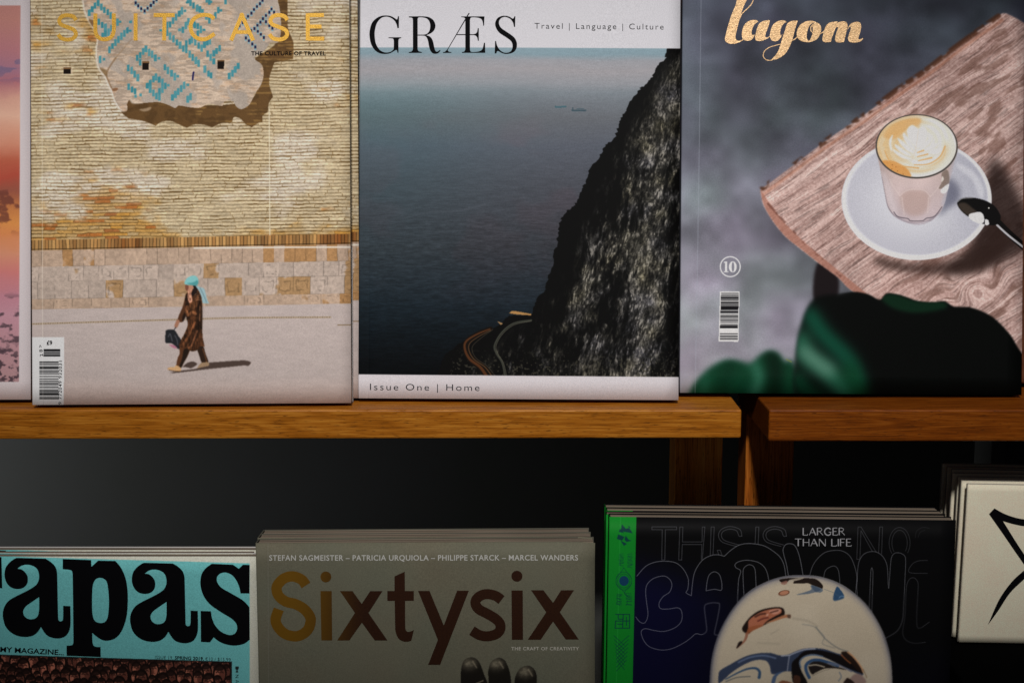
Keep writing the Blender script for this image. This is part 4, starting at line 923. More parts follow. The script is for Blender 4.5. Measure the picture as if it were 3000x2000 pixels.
    for k in range(7):
        y = 1190 + k * 32
        A.put(A.stroke(g([(130 + 4 * k, y), (215, y + 78)]), 1.5, .5, False), MK, .8); A.put(A.stroke(g([(250 - 3 * k, y), (150, y + 90)]), 1.5, .5, False), MK, .8)
    # the mirror-bright face
    h = lambda p: T(p, 2060, 1660, 4.0552)
    face = h([(1180, 97), (1330, 105), (1480, 140), (1640, 205), (1800, 315), (1950, 460), (2070, 640), (2160, 830), (2220, 1050), (2245, 1300), (2240, 1600), (2180, 2300, 1), (180, 2300, 1), (80, 1600), (80, 1330), (110, 1050), (180, 810), (290, 590), (420, 410), (560, 280), (720, 190), (880, 130), (1030, 102)])
    fm = A.poly(face, .8)
    dist = np.hypot((X - 2347) / 268, (Y - 2000) / 318)
    inner = blur(fm, 16); A.put(fm, (156, 145, 126)); A.put(fm * smooth(.98, .62, inner), (116, 112, 112), .75); A.put(fm * smooth(.72, .48, inner), (50, 53, 66), .75)
    A.put(fm * smooth(.45, .95, fbm(X / 120, Y / 90, 33, 2) + .35 * (X - 2347) / 268), (170, 160, 142), .4)
    A.put(fm * smooth(.40, .0, dist), (134, 124, 106), .6); A.mul(1 + .07 * fm * (fbm(X / 2.5, Y / 2.5, 23, 2) - .5))
    def fp(p, c, a=1, soft=.8): A.put(fm * A.poly(h(p), soft), c, a)
    def fs(p, w_, c, a=1, soft=.8): A.put(fm * A.stroke(h(p), w_, soft), c, a)
    fp([(905, 150), (1000, 132), (1080, 128), (1200, 130), (1330, 140), (1400, 190), (1425, 235), (1400, 262), (1300, 215), (1240, 190), (1190, 195), (1070, 192), (1080, 165), (1030, 150), (1000, 175), (940, 185)], (28, 21, 18))
    fp([(1040, 150), (1120, 132), (1200, 128), (1150, 150), (1080, 165)], (150, 140, 124), .8); fp([(920, 190), (990, 160), (1000, 190), (960, 210)], (120, 84, 72), .8)
    fp([(1105, 328), (1200, 300), (1285, 265), (1280, 215), (1420, 260), (1400, 300), (1330, 300), (1250, 318)], (86, 94, 102)); fp([(1290, 215), (1400, 265), (1330, 290)], (58, 70, 86), .9)
    fp([(1585, 235), (1640, 280), (1675, 340), (1660, 375), (1545, 392)], (38, 62, 88)); fs([(1440, 262), (1560, 310), (1640, 370)], 1.2, (70, 80, 90), .7)
    fs([(1615, 365), (1640, 345), (1675, 350)], 2, (110, 140, 165), .8)
    A.put(fm * A.ell(2060 + 960 / 4.0552, 1660 + 307 / 4.0552, 17, 8, 1, -.2), (96, 62, 46)); A.put(fm * A.ell(2060 + 962 / 4.0552, 1660 + 305 / 4.0552, 13, 5.6, 1, -.2), (150, 104, 80))
    fp([(462, 740), (480, 690), (560, 590), (660, 520), (780, 485), (900, 475), (955, 495), (970, 550), (950, 580), (870, 610), (780, 660), (720, 690), (600, 740), (540, 790), (490, 775)], (26, 18, 15))
    fp([(540, 640), (620, 570), (720, 520), (850, 492), (925, 500), (925, 545), (860, 580), (760, 640), (700, 700), (600, 745), (545, 760)], (140, 84, 62))
    fp([(540, 720), (640, 690), (720, 690), (600, 750), (520, 800)], (124, 70, 44), .9)
    fp([(780, 520), (880, 495), (925, 505), (900, 545), (830, 560)], (170, 122, 104), .8)
    fs([(620, 590), (680, 560), (740, 552)], 5, (58, 32, 26), .85); fs([(800, 540), (850, 525), (890, 515)], 4, (58, 32, 26), .8); fs([(650, 640), (710, 612), (770, 600)], 5, (82, 38, 32), .8); fs([(755, 575), (770, 560)], 4, (196, 150, 132), .7)
    fp([(870, 605), (960, 570), (1035, 565), (1035, 605), (980, 600), (820, 650), (740, 668)], (140, 92, 64)); fp([(1000, 568), (1038, 565), (1036, 608), (1005, 600)], (72, 56, 46), .9)
    fs([(520, 790), (505, 850), (470, 900), (400, 960)], (9, 3), (122, 78, 60), .9); fp([(395, 965), (425, 890), (465, 880), (450, 920)], (28, 20, 18))
    fs([(1180, 680), (1300, 700), (1380, 760), (1440, 830), (1420, 910), (1560, 960)], 3, (88, 92, 92), .45, 2); fs([(1340, 710), (1450, 850), (1600, 960), (1720, 1000)], 3.5, (80, 84, 84), .6, 1.6)
    fs([(1070, 610), (1250, 640), (1350, 700)], 6, (120, 112, 98), .4, 4); fs([(800, 800), (900, 740)], 2, (110, 104, 92), .5, 1.5); fs([(650, 900), (900, 910)], 5, (132, 124, 108), .5, 4)
    # brows and eyes as bent reflections
    NB = (44, 52, 70)
    fp([(180, 1300), (200, 1230), (330, 1150), (500, 1060), (660, 1022), (800, 1018), (900, 1045), (1000, 1040), (1100, 1000), (1200, 968), (1330, 962), (1450, 975), (1620, 1030), (1720, 1010), (1800, 1090), (1870, 1180), (1900, 1260), (1890, 1285), (1800, 1250), (1640, 1170), (1480, 1090), (1320, 1035), (1200, 1060), (1140, 1130), (1170, 1240), (1230, 1380), (1090, 1380), (1060, 1250), (960, 1240), (820, 1270), (790, 1170), (740, 1110), (620, 1105), (480, 1160), (340, 1250), (240, 1340), (185, 1379)], NB)
    fp([(780, 1040), (900, 1060), (1000, 1050), (1020, 1180), (960, 1235), (840, 1250), (810, 1180)], (40, 46, 62), .9)
    fp([(1060, 1130), (1120, 1070), (1200, 1000), (1330, 982), (1460, 1000), (1600, 1040), (1760, 1110), (1880, 1250), (1700, 1190), (1480, 1085), (1320, 1030), (1190, 1060), (1140, 1130), (1170, 1240), (1235, 1385), (1080, 1385), (1050, 1220)], (16, 13, 13), .96)
    fp([(1640, 1020), (1720, 1010), (1800, 1090), (1870, 1180), (1895, 1270), (1780, 1170)], (30, 20, 15), .95); fs([(1640, 1040), (1700, 1100), (1750, 1140)], 4, (128, 72, 40), .8); fs([(1720, 1010), (1800, 1080), (1880, 1190), (1900, 1240)], 5, (170, 126, 90), .8, 1.5)
    fs([(420, 1130), (560, 1070), (720, 1050), (860, 1080)], 5, (98, 112, 140), .6, 1.6); fs([(930, 1055), (1030, 1045), (1060, 1030), (1200, 980), (1330, 970)], 3.5, (150, 154, 166), .8, 1); fs([(1025, 1050), (1010, 1150), (1000, 1230)], 3, (140, 144, 156), .7, 1)
    fs([(1160, 1190), (1150, 1120), (1210, 1060), (1320, 1042), (1420, 1060)], 4, (70, 88, 110), .9)
    fs([(1260, 1310), (1225, 1230), (1225, 1160), (1290, 1110), (1380, 1105), (1480, 1130), (1600, 1170)], 9, (38, 62, 94), .95, 1.2)
    fp([(1250, 1180), (1290, 1130), (1370, 1118), (1470, 1145), (1560, 1180), (1640, 1195), (1700, 1220), (1560, 1200), (1440, 1205), (1340, 1250), (1290, 1270)], (20, 16, 16), .95); fs([(1260, 1170), (1340, 1160), (1440, 1185)], 4, (170, 160, 140), .8)
    fs([(1480, 1140), (1620, 1170), (1760, 1240)], 4, (96, 98, 112), .8)
    fs([(270, 1330), (400, 1260), (520, 1210), (620, 1200), (670, 1240), (665, 1310)], (3, 9), (42, 64, 90), .95, 1.2); fs([(270, 1360), (400, 1310), (560, 1298)], 3, (70, 74, 76), .8, 1)
    fp([(810, 1379), (830, 1300), (880, 1255), (960, 1235), (880, 1290), (850, 1379)], (52, 70, 98), .9); fp([(900, 1379), (950, 1345), (1060, 1379)], (96, 54, 34), .9)
    fp([(1080, 1379), (1080, 1285), (1150, 1300), (1150, 1379)], (60, 36, 26), .9)
    fp([(1730, 1330), (1800, 1270), (1880, 1280), (1930, 1379), (1680, 1379), (1690, 1330)], (120, 98, 92), .9, 1.5); fp([(1690, 1340), (1720, 1315), (1800, 1379), (1670, 1379)], (26, 18, 16), .9); fs([(1900, 1210), (1945, 1310)], 3, (110, 90, 66), .7)
    r0, c0 = int((1740 - A.y0) / A.st), int((2060 - A.x0) / A.st); A.img[r0:, c0:c0 + 640] = blur(A.img[r0:, c0:c0 + 640], 1.3)
    fs([(1300, 1290), (1420, 1235), (1500, 1215)], 2, (110, 102, 90), .6); fs([(1620, 1250), (1640, 1300), (1610, 1350)], 5, (96, 102, 108), .6, 2)
    return A

def art_booklet():
    A = Art(2800, 1380, 3240, 1920, 1.5); A.fill((166, 156, 138)); A.mul(1 + .06 * (fbm(A.X / 4, A.Y / 4, 3, 2) - .5)); A.mul(1 + .04 * (fbm(A.X / 80, A.Y / 80, 4, 2) - .5))
    return A
# ================================================================== setting: wall, floor, the two wooden racks
def wall_mat():
    m, nt, N, L, B = new_mat('dark_wall_paint')
    tc = N.new('ShaderNodeTexCoord'); n = N.new('ShaderNodeTexNoise'); n.inputs['Scale'].default_value = 5; n.inputs['Detail'].default_value = 5
    ra = N.new('ShaderNodeValToRGB'); e = ra.color_ramp.elements
    e[0].position = .3; e[0].color = (.030, .032, .026, 1); e[1].position = .7; e[1].color = (.039, .040, .039, 1)
    L.new(tc.outputs['Object'], n.inputs['Vector']); L.new(n.outputs['Fac'], ra.inputs[0]); L.new(ra.outputs[0], B.inputs['Base Color'])
    B.inputs['Roughness'].default_value = .7; return m
w = box_obj('wall', (-4, 1.16, -.0), (4, 1.30, 3.2), wall_mat()); w['kind'] = 'structure'
f = box_obj('floor', (-4, -3, -.1), (4, 1.16, 0.0), simple_mat('floor_concrete', (.10, .095, .09), .7, .3, 0, .25, 12)); f['kind'] = 'structure'

LEDGE = CAMZ - .1908
Y_FRONT = .9177
oak = wood_mat('oiled_oak', (.17, .050, .003), (.36, .116, .008), (.50, .195, .022), 1.3)
oak_red = wood_mat('red_oak', (.09, .021, .002), (.18, .042, .0025), (.26, .074, .007), 7.7)
post_l = wood_mat('oak_post', (.26, .080, .008), (.66, .23, .028), (.80, .36, .065), 3.1, 'Z', .8)
post_r = wood_mat('red_oak_post', (.15, .038, .004), (.38, .10, .011), (.50, .17, .026), 9.4, 'Z', .8)
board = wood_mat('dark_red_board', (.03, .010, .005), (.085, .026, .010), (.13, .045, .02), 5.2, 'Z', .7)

def plank(name, x0, x1, mat, parent, z1, thick, y0, y1, droop=0.0):
    """shelf board with eased front edges; thickness tapers slightly towards one end"""
    o = box_obj(name, (x0, y0, z1 - thick), (x1, y1, z1), mat, parent, .0012, 2)
    for v in o.data.vertices:
        if v.co.z < z1 - thick / 2: v.co.z += droop * (v.co.x - x0) / (x1 - x0)
    return o
xl = (2170 - 1500) / FPX * .9177 * 1.025; xr = (2250 - 1500) / FPX * .9177 * 1.025
def leaning_board(name, x0, x1, y0, z0, h, lean, t, mat, parent):
    c, s = math.cos(lean), math.sin(lean)
    o = box_obj(name, (x0, 0, 0), (x1, t, h), mat, parent, .001, 1)
    for v in o.data.vertices:
        y, z = v.co.y, v.co.z; v.co = Vector((v.co.x, y0 + y * c + z * s, z0 - y * s + z * c))
    return o
ZLOW = CAMZ - .575
def rack(name, label, x0, x1, px0, px1, m_plank, m_post, yb, droop):
    r = thing(name, label, 'display rack', Matrix.Translation(((px0 + px1) / 2, 1.02, 0)))
    def sub(o):
        o.location = (-(px0 + px1) / 2, -1.02, 0); return o
    sub(plank('shelf', x0, x1, m_plank, r, LEDGE, .0212, Y_FRONT, 1.047, droop))
    sub(box_obj('post', (px0, 1.010, 0.0), (px1, 1.045, LEDGE - .0212 if droop == 0 else LEDGE - .0192), m_post, r, .001, 1))
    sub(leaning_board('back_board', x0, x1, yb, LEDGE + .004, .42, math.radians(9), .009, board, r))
    sub(plank('lower_shelf', x0, x1, m_plank, r, ZLOW, .0212, .79, 1.008))
    return r
def px_x(px, y, py): 
    return on_y(px, py, y)[0]
rack('display_rack', 'golden oak display rack whose shelf carries the brick wall and sea cliff magazines', -1.05, xl, px_x(1977, 1.010, 1350), px_x(2116, 1.010, 1350), oak, post_l, .9755, .0022)
rack('display_rack', 'redder oak display rack whose shelf carries the coffee cup magazine', xr, 1.05, px_x(2185, 1.010, 1350), px_x(2325, 1.010, 1350), oak_red, post_r, .9905, 0)
# a grey upright half seen in the dark below the right shelf
p0 = px_x(2890, 1.13, 1310); pp = box_obj('wall_upright', (p0, 1.12, 0.0), (p0 + .0125, 1.16, 1.6), simple_mat('grey_upright', (.06, .06, .056), .7, .05), None, .001, 1)
pp['label'] = 'thin grey upright on the wall half hidden behind the pale booklets'; pp['category'] = 'upright'

# ================================================================== magazines
paper = pages_mat('paper_edges', (.62, .58, .52)); paper_w = pages_mat('white_paper_edges', (.74, .72, .68), (.30, .27, .24), 2200)
paper_d = pages_mat('warm_paper_edges', (.42, .34, .26), (.05, .036, .025), 900)
white_back = simple_mat('white_cover_card', (.66, .64, .62), .55)
black_back = simple_mat('black_cover_card', (.006, .006, .007), .6, .04)
ink = simple_mat('black_ink', (.004, .004, .005), .6, .03)
ink_blue = simple_mat('white_ink', (.62, .62, .58), .6, .05)
L9 = math.radians(9)
def ledge_plane(l, r, thick, lean=L9, top=-72, same_y=False):
    lift = thick * math.sin(lean); A = on_z(*l, LEDGE + lift)
    B = on_y(*r, A[1]) if same_y else on_z(*r, LEDGE + lift)
    if same_y and B[2] < A[2]:
        d = A[2] - B[2]; A = on_z(*l, LEDGE + lift + d); B = on_y(*r, A[1])
    p = Plane(A, B - A, lean, np.linalg.norm(B - A), .1); p.h = p.to_uv((l[0] + r[0]) / 2, top)[1]; return p
def back_by(p, d, side=0.0, rise=0.0):
    hb = np.array([-p.ex[1], p.ex[0], 0]); hb /= np.linalg.norm(hb)
    q = p.shifted(0); q.O = p.O + hb * d + p.ex * side + np.array([0, 0, rise]); return q

# ---- pink sunset magazine, mostly outside the picture
P = ledge_plane((-840, 1172), (90, 1170), .018)
A_ = art_sunset()
magazine('magazine', 'white bordered magazine with a pink and orange sunset picture, cut by the left edge', 'magazine', P, A_, print_mat('sunset_print', A_, EU), paper_w, white_back, .018)

# ---- brick wall magazine and the copy behind it
gold = foil_mat('gold_foil', (.66, .38, .038), .5, .35, (1500, 1500, 1500), .45, (.46, .24, .018))
P = ledge_plane((93.5, 1185.6), (1029, 1180), .0165); P.bow = .0012; P.lean2 = .0012
A_ = art_brick_wall()
m_br = print_mat('brick_wall_print', A_, EU)
root, cov = magazine('magazine', 'travel magazine with a sunlit brick wall, walking woman and gold title', 'magazine', P, A_, m_br, paper_w, white_back, .0165, 'two copies of the brick wall magazine')
c1 = lambda p: T(p, 0, 0, 2.138)
SW = 25 / 2.138
def st(p, w=SW, sm=True): return [ribbon(c1(p), w, 8, sm)]
S_ = [(478, 130), (462, 108), (428, 99), (392, 105), (373, 130), (384, 156), (425, 173), (466, 192), (477, 220), (458, 244), (422, 251), (386, 242), (366, 218)]
title = [st(S_), st([(600, 88), (600, 195), (612, 230), (640, 248), (675, 248), (703, 230), (715, 195), (715, 88)]), st([(852, 88), (852, 258)], SW, False), st([(965, 99), (1097, 99)], SW, False), st([(1033, 110), (1031, 258)], SW, False),
         st([(1344, 122), (1315, 102), (1270, 98), (1226, 115), (1200, 150), (1198, 190), (1216, 226), (1252, 248), (1298, 246), (1346, 215)]), st([(1449, 258), (1521, 88)], SW, False), st([(1588, 258), (1512, 88)], SW, False), st([(1474, 205), (1562, 205)], SW * .9, False),
         st([(x + 1323, y) for x, y in S_]), st([(1929, 88), (1929, 257)], SW, False), st([(1929, 99), (2030, 99)], SW, False), st([(1929, 170), (2015, 170)], SW, False), st([(1929, 246), (2032, 246)], SW, False)]
flat('title_lettering', title, P, cov, gold, .00012)
text('tagline_lettering', 'THE CULTURE OF TRAVEL', P, cov, ink, (736.5, 163.5), (955, 163.5), 11, .030, 1.08)
text('price_lettering', '£9', P, cov, ink, (137, 1009.5), (153.5, 1009.5), 11.5, .03)
text('barcode_digits', '2 8 >', P, cov, ink, (127, 1043), (122.5, 1009), 9.5, .012, 1.0)
text('barcode_digits', '9 772049 932031', P, cov, ink, (181, 1184), (182, 1057), 9.5, .008, 1.15)
copy_tree(root, Matrix(back_by(P, .0168, .0042, 0).matrix()), 'second copy of the brick wall magazine, showing as a narrow strip beside the cliff magazine')

# ---- sea cliff magazine
P = ledge_plane((1049, 1166), (1987.5, 1171.6), .018); P.bow = .0016; P.lean2 = .0006
A_ = art_cliff_sea()
root, cov = magazine('magazine', 'white banded magazine with a dark sea and rocky cliff above a coast road', 'magazine', P, A_, print_mat('cliff_print', A_, EU), paper_w, simple_mat('slate_cover_card', (.16, .20, .25), .5), .018, crease=.0072)
g = lambda p: spline(T(p, 1060, 20, 4.704), True, 6)
G_ = [(515, 138, 1), (513, 300, 1), (492, 300, 1), (480, 248), (450, 195), (400, 158), (340, 142), (270, 160), (210, 230), (182, 330), (180, 420), (195, 510), (240, 590), (290, 625), (340, 636), (400, 625), (440, 592, 1), (442, 560, 1), (442, 470), (430, 445), (400, 439), (370, 437, 1), (370, 427, 1), (545, 427, 1), (545, 438, 1), (520, 445), (508, 468), (508, 640, 1), (495, 640, 1), (485, 607), (470, 602), (440, 620), (390, 645), (330, 655), (250, 645), (180, 600), (130, 520), (108, 420), (110, 330), (140, 230), (200, 165), (270, 132), (340, 126), (400, 135), (450, 160), (482, 182), (493, 172), (500, 138, 1)]
R_ = [(650, 140, 1), (840, 140, 1), (920, 150), (985, 190), (1015, 250), (1010, 310), (970, 362), (890, 402, 1), (930, 412), (962, 440), (985, 490), (1000, 560), (1012, 605), (1032, 627), (1055, 620), (1075, 603, 1), (1087, 608, 1), (1065, 638), (1030, 654), (980, 648), (948, 612), (930, 560), (915, 480), (895, 430), (870, 408), (835, 404, 1), (772, 404, 1), (772, 590, 1), (785, 618), (830, 632, 1), (830, 642, 1), (648, 642, 1), (648, 632, 1), (690, 620), (706, 590, 1), (706, 192, 1), (700, 165), (685, 157), (650, 152, 1)]
Rh = [(772, 182, 1), (778, 160), (800, 153), (850, 156), (900, 172), (932, 210), (945, 270), (935, 335), (900, 380), (855, 392, 1), (772, 392, 1)]
AE1 = [(1472, 97, 1), (1489, 97, 1), (1195, 588), (1188, 610), (1205, 628), (1237, 634, 1), (1237, 643, 1), (1120, 643, 1), (1120, 634, 1), (1150, 625), (1182, 592, 1)]
AE2 = [(1372, 143, 1), (1692, 143, 1), (1687, 270, 1), (1675, 270, 1), (1668, 222), (1648, 180), (1600, 160), (1530, 155), (1502, 163), (1493, 190, 1), (1493, 387, 1), (1555, 385), (1588, 360), (1600, 306, 1), (1614, 306, 1), (1614, 478, 1), (1602, 478, 1), (1590, 430), (1565, 404), (1535, 399, 1), (1493, 399, 1), (1493, 595, 1), (1500, 622), (1520, 632), (1580, 630), (1632, 618), (1665, 588), (1685, 505, 1), (1700, 505, 1), (1703, 643, 1), (1382, 643, 1), (1382, 632, 1), (1412, 625), (1428, 598, 1), (1428, 182, 1), (1420, 163), (1400, 155), (1372, 153, 1)]
S2 = [(2117, 142, 1), (2113, 287, 1), (2098, 287, 1), (2085, 230), (2050, 180), (2000, 155), (1960, 150), (1915, 172), (1892, 215), (1900, 268), (1930, 308), (1990, 350), (2070, 405), (2115, 450), (2138, 510), (2135, 570), (2108, 620), (2060, 648), (1990, 659), (1930, 645), (1890, 622), (1868, 620), (1855, 650, 1), (1832, 652, 1), (1838, 482, 1), (1852, 482, 1), (1865, 540), (1900, 600), (1950, 636), (2000, 643), (2050, 625), (2075, 580), (2075, 520), (2050, 475), (1990, 430), (1900, 370), (1855, 310), (1838, 250), (1850, 200), (1880, 160), (1930, 138), (1985, 135), (2040, 150), (2075, 172), (2094, 166), (2103, 142, 1)]
flat('title_lettering', [[g(G_)], [g(R_), g(Rh)], [g(AE1)], [g(corners([(1305, 387), (1430, 387), (1430, 399), (1298, 399)]))], [g(AE2)], [g(S2)]], P, cov, ink)
text('tagline_lettering', 'Travel | Language | Culture', P, cov, ink, (1566, 86), (1944, 88), 16.5, -.006, 1.25)
text('issue_lettering', 'Issue One | Home', P, cov, ink, (1084, 1142), (1405, 1144.5), 19, -.006, 1.25)

# ---- coffee magazine
P = ledge_plane((1991, 1150), (2993, 1157.5), .013, L9, -72, True); P.bow = .0014
A_ = art_coffee()
root, cov = magazine('magazine', 'magazine with a latte on a wooden table, gold script title and green leaves', 'magazine', P, A_, print_mat('coffee_print', A_, EU), paper_w, simple_mat('blue_grey_card', (.10, .11, .15), .5), .013, spine_mat=simple_mat('blue_grey_spine', (.13, .15, .20), .5), crease=.010)
lg = lambda p: spline(T(p, 2100, 0, 5.2267), True, 6)
rose = foil_mat('pale_gold_foil', (.86, .60, .33), .42, .8, (500, 1, 2600), .55, (.62, .37, .17))
lw = lambda p, w: [ribbon(T(p, 2100, 0, 5.2267), w / 5.2267, 10)]
script = [[lg([(330, -40), (280, 100), (220, 240), (170, 400), (135, 540), (122, 610), (140, 650), (190, 675), (260, 678), (340, 655), (405, 622, 1), (395, 610, 1), (350, 630), (310, 628), (287, 600), (285, 550), (310, 440), (340, 320), (380, 180), (420, 80), (460, -30)])],
          lw([(352, 290), (372, 235), (410, 190), (480, 125), (530, 65), (556, 0), (560, -50), (530, -85), (470, -90), (400, -60)], 13),
          [lg([(630, 345, 1), (605, 320), (550, 315), (480, 335), (420, 390), (385, 480), (380, 560), (400, 610), (440, 632), (500, 630), (545, 600), (578, 540, 1), (550, 545), (533, 535), (530, 510), (540, 450), (570, 390), (600, 360)])],
          [lg([(808, 320, 1), (740, 325), (680, 345), (640, 380), (610, 450), (580, 580), (590, 620), (620, 637), (690, 632), (760, 605), (812, 570, 1), (806, 558, 1), (770, 582), (745, 580), (738, 560), (745, 520), (790, 400)])],
          [lg([(1065, 350, 1), (1035, 328), (980, 322), (910, 345), (850, 400), (815, 500), (812, 580), (835, 625), (880, 642), (930, 630), (970, 590), (1005, 530, 1), (985, 548), (968, 540), (965, 515), (975, 450), (1005, 390), (1040, 360)])],
          [lg([(1232, 328, 1), (1160, 330), (1100, 350), (1065, 390), (1040, 470), (1000, 590), (970, 690), (940, 780), (890, 860), (830, 920, 1), (900, 918), (980, 880), (1050, 820), (1110, 720), (1150, 620), (1200, 430)])],
          lw([(850, 925), (800, 934), (750, 922), (712, 885), (708, 835), (735, 780), (800, 735), (880, 708), (965, 688)], 12), lw([(1130, 640), (1185, 610), (1230, 572)], 14),
          [lg([(1510, 345, 1), (1440, 330), (1360, 340), (1280, 385), (1230, 460), (1218, 540), (1240, 600), (1290, 640), (1375, 655), (1450, 645), (1530, 605), (1575, 530), (1592, 460), (1580, 400), (1545, 366), (1505, 352, 1)]), lg([(1496, 354), (1452, 368), (1410, 410), (1385, 470), (1372, 540), (1375, 600), (1402, 636), (1430, 600), (1457, 520), (1432, 490), (1424, 440), (1442, 398)]), lg([(1447, 418), (1438, 450), (1446, 488), (1462, 496), (1462, 435)])],
          lw([(1570, 530), (1610, 510), (1645, 478)], 13),
          [lg([(1843, 340, 1), (1780, 345), (1710, 365), (1670, 400), (1640, 470), (1610, 600), (1620, 640), (1660, 658), (1740, 652, 1), (1755, 590), (1800, 470)])],
          [lg([(1782, 500, 1), (1830, 372), (1880, 345), (1950, 340), (1985, 365), (1995, 410), (1975, 500), (1940, 655, 1), (1860, 660), (1815, 645), (1803, 600), (1825, 510), (1848, 440), (1835, 422), (1808, 450)])],
          [lg([(1978, 500, 1), (2022, 400), (2070, 362), (2140, 345), (2188, 362), (2203, 410), (2190, 500), (2160, 590), (2170, 610), (2200, 608), (2225, 592, 1), (2236, 600, 1), (2200, 640), (2130, 660), (2060, 660), (2012, 638), (2004, 580), (2040, 470), (2045, 435), (2030, 422), (2004, 452)])]]
flat('title_lettering', script, P, cov, rose, .00014)

# ---- lower shelf ---------------------------------------------------------------
L15 = math.radians(3.5)
def top_plane(l, r, y, lean=L15, zb=ZLOW, thick=.01): return plane_from_top(l, r, y, zb + thick * math.sin(lean), lean)
def stack(root, P, n, step, label, rnd, seed):
    r = random.Random(seed)
    for k in range(1, n):
        q = P.shifted(step * k, r.uniform(*rnd[0]), r.uniform(*rnd[1]))
        copy_tree(root, Matrix(q.matrix()), label[k - 1])

# tapas magazine
P = top_plane((-182, 1628), (752, 1628), .928, L15, ZLOW, .009); P.bow = .0010; P.lean2 = .0010
A_ = art_crowd()
root, cov = magazine('magazine', 'turquoise magazine with fat black lettering over a crowd of heads, front copy', 'magazine', P, A_, print_mat('crowd_print', A_, EL, .6, .04, .14), paper_d, white_back, .009, 'copies of the turquoise magazine', crease=0)
tp = lambda p, dx=0, dy=0: spline(T([(q[0] + dx, q[1] + dy) + tuple(q[2:]) for q in p], 0, 1610, 4.48), True, 7)
a_o = [(225, 98, 1), (605, 108, 1), (665, 145), (720, 195), (750, 255), (758, 330), (770, 890), (780, 920), (802, 930), (826, 918), (835, 885, 1), (836, 725, 1), (930, 730, 1), (932, 960), (915, 1050), (870, 1120), (800, 1150), (730, 1152), (650, 1130), (595, 1085), (543, 1003, 1), (500, 1070), (430, 1120), (330, 1135), (220, 1115), (130, 1060), (70, 980), (42, 860), (55, 760), (110, 670), (200, 610), (330, 545), (430, 490), (490, 440), (518, 370), (515, 300), (490, 240), (430, 200), (350, 187), (285, 203), (235, 240, 1), (290, 250), (340, 290), (370, 350), (365, 430), (320, 485), (240, 507), (150, 485), (90, 420), (65, 330), (80, 230), (130, 160), (190, 115)]
a_h = [(520, 610, 1), (440, 665), (350, 730), (312, 790), (320, 850), (360, 890), (410, 903), (470, 890), (505, 850), (520, 780, 1)]
p_o = [(830, 112, 1), (1203, 125, 1), (1207, 213, 1), (1295, 133, 1), (1520, 137, 1), (1590, 220), (1650, 350), (1680, 520), (1682, 720), (1660, 900), (1600, 1060), (1520, 1150), (1420, 1182), (1340, 1170), (1270, 1125), (1217, 1080, 1), (1220, 1200), (1235, 1245), (1265, 1262), (1327, 1265, 1), (1327, 1397, 1), (880, 1380, 1), (880, 1247, 1), (940, 1243), (965, 1225), (970, 1190, 1), (960, 320), (950, 270), (925, 255), (830, 245, 1)]
p_h = [(1320, 358), (1260, 380), (1225, 460), (1215, 640), (1220, 830), (1250, 920), (1320, 950), (1385, 935), (1420, 870), (1435, 720), (1430, 550), (1410, 420), (1375, 375)]
s_o = [(1170, 175, 1), (1450, 187, 1), (1525, 240, 1), (1580, 187, 1), (1668, 190, 1), (1665, 565, 1), (1548, 563, 1), (1530, 480), (1490, 390), (1430, 320), (1350, 290), (1280, 305), (1240, 350), (1245, 420), (1300, 490), (1420, 560), (1580, 655), (1665, 745, 1), (1668, 1170, 1), (1590, 1225), (1470, 1248), (1350, 1230), (1260, 1190), (1195, 1140, 1), (1147, 1205, 1), (1028, 1200, 1), (1025, 793, 1), (1160, 797, 1), (1175, 890), (1220, 990), (1300, 1070), (1400, 1108), (1470, 1090), (1503, 1030), (1490, 960), (1430, 895), (1300, 815), (1150, 710), (1060, 590), (1022, 450), (1035, 320), (1090, 235)]
t_o = [(-520, 70, 1), (25, 88, 1), (35, 497, 1), (-60, 495, 1), (-120, 300), (-230, 240, 1), (-230, 1180, 1), (-480, 1170, 1)]
OX = 360 * 4.48
flat('title_lettering', [[tp(t_o)], [tp(a_o), tp(a_h)], [tp(p_o), tp(p_h)], [tp(a_o, OX + 58, 63), tp(a_h, OX + 58, 63)], [tp(s_o, OX, 0)]], P, cov, ink)
text('tagline_lettering', '...YUMMY MAGAZINE...', P, cov, ink, (-70, 1903.5), (188.5, 1916.3), 14.5, .022, 1.0)
text('issue_lettering', 'ISSUE 19.', P, cov, ink, (455, 1927.2), (508, 1928.8), 9.5, -.006, 1.05)
text('issue_lettering', 'SPRING 2019.', P, cov, ink, (513, 1928.8), (598, 1931.8), 9.5, .03, 1.05)
text('issue_lettering', '€10 / $15.99', P, cov, ink, (602, 1931.8), (676, 1934.6), 9.5, -.006, 1.05)
text('spine_note', 'NATURE', P, cov, ink, (690, 1974), (691.5, 2050), 10, -.004, 1.6)
stack(root, P, 3, .0092, ['turquoise magazine copy directly behind the front one, showing only its top edge', 'rearmost copy of the turquoise magazine, showing a thin top edge'], ((-.005, -.001), (-.0016, .0008)), 3)

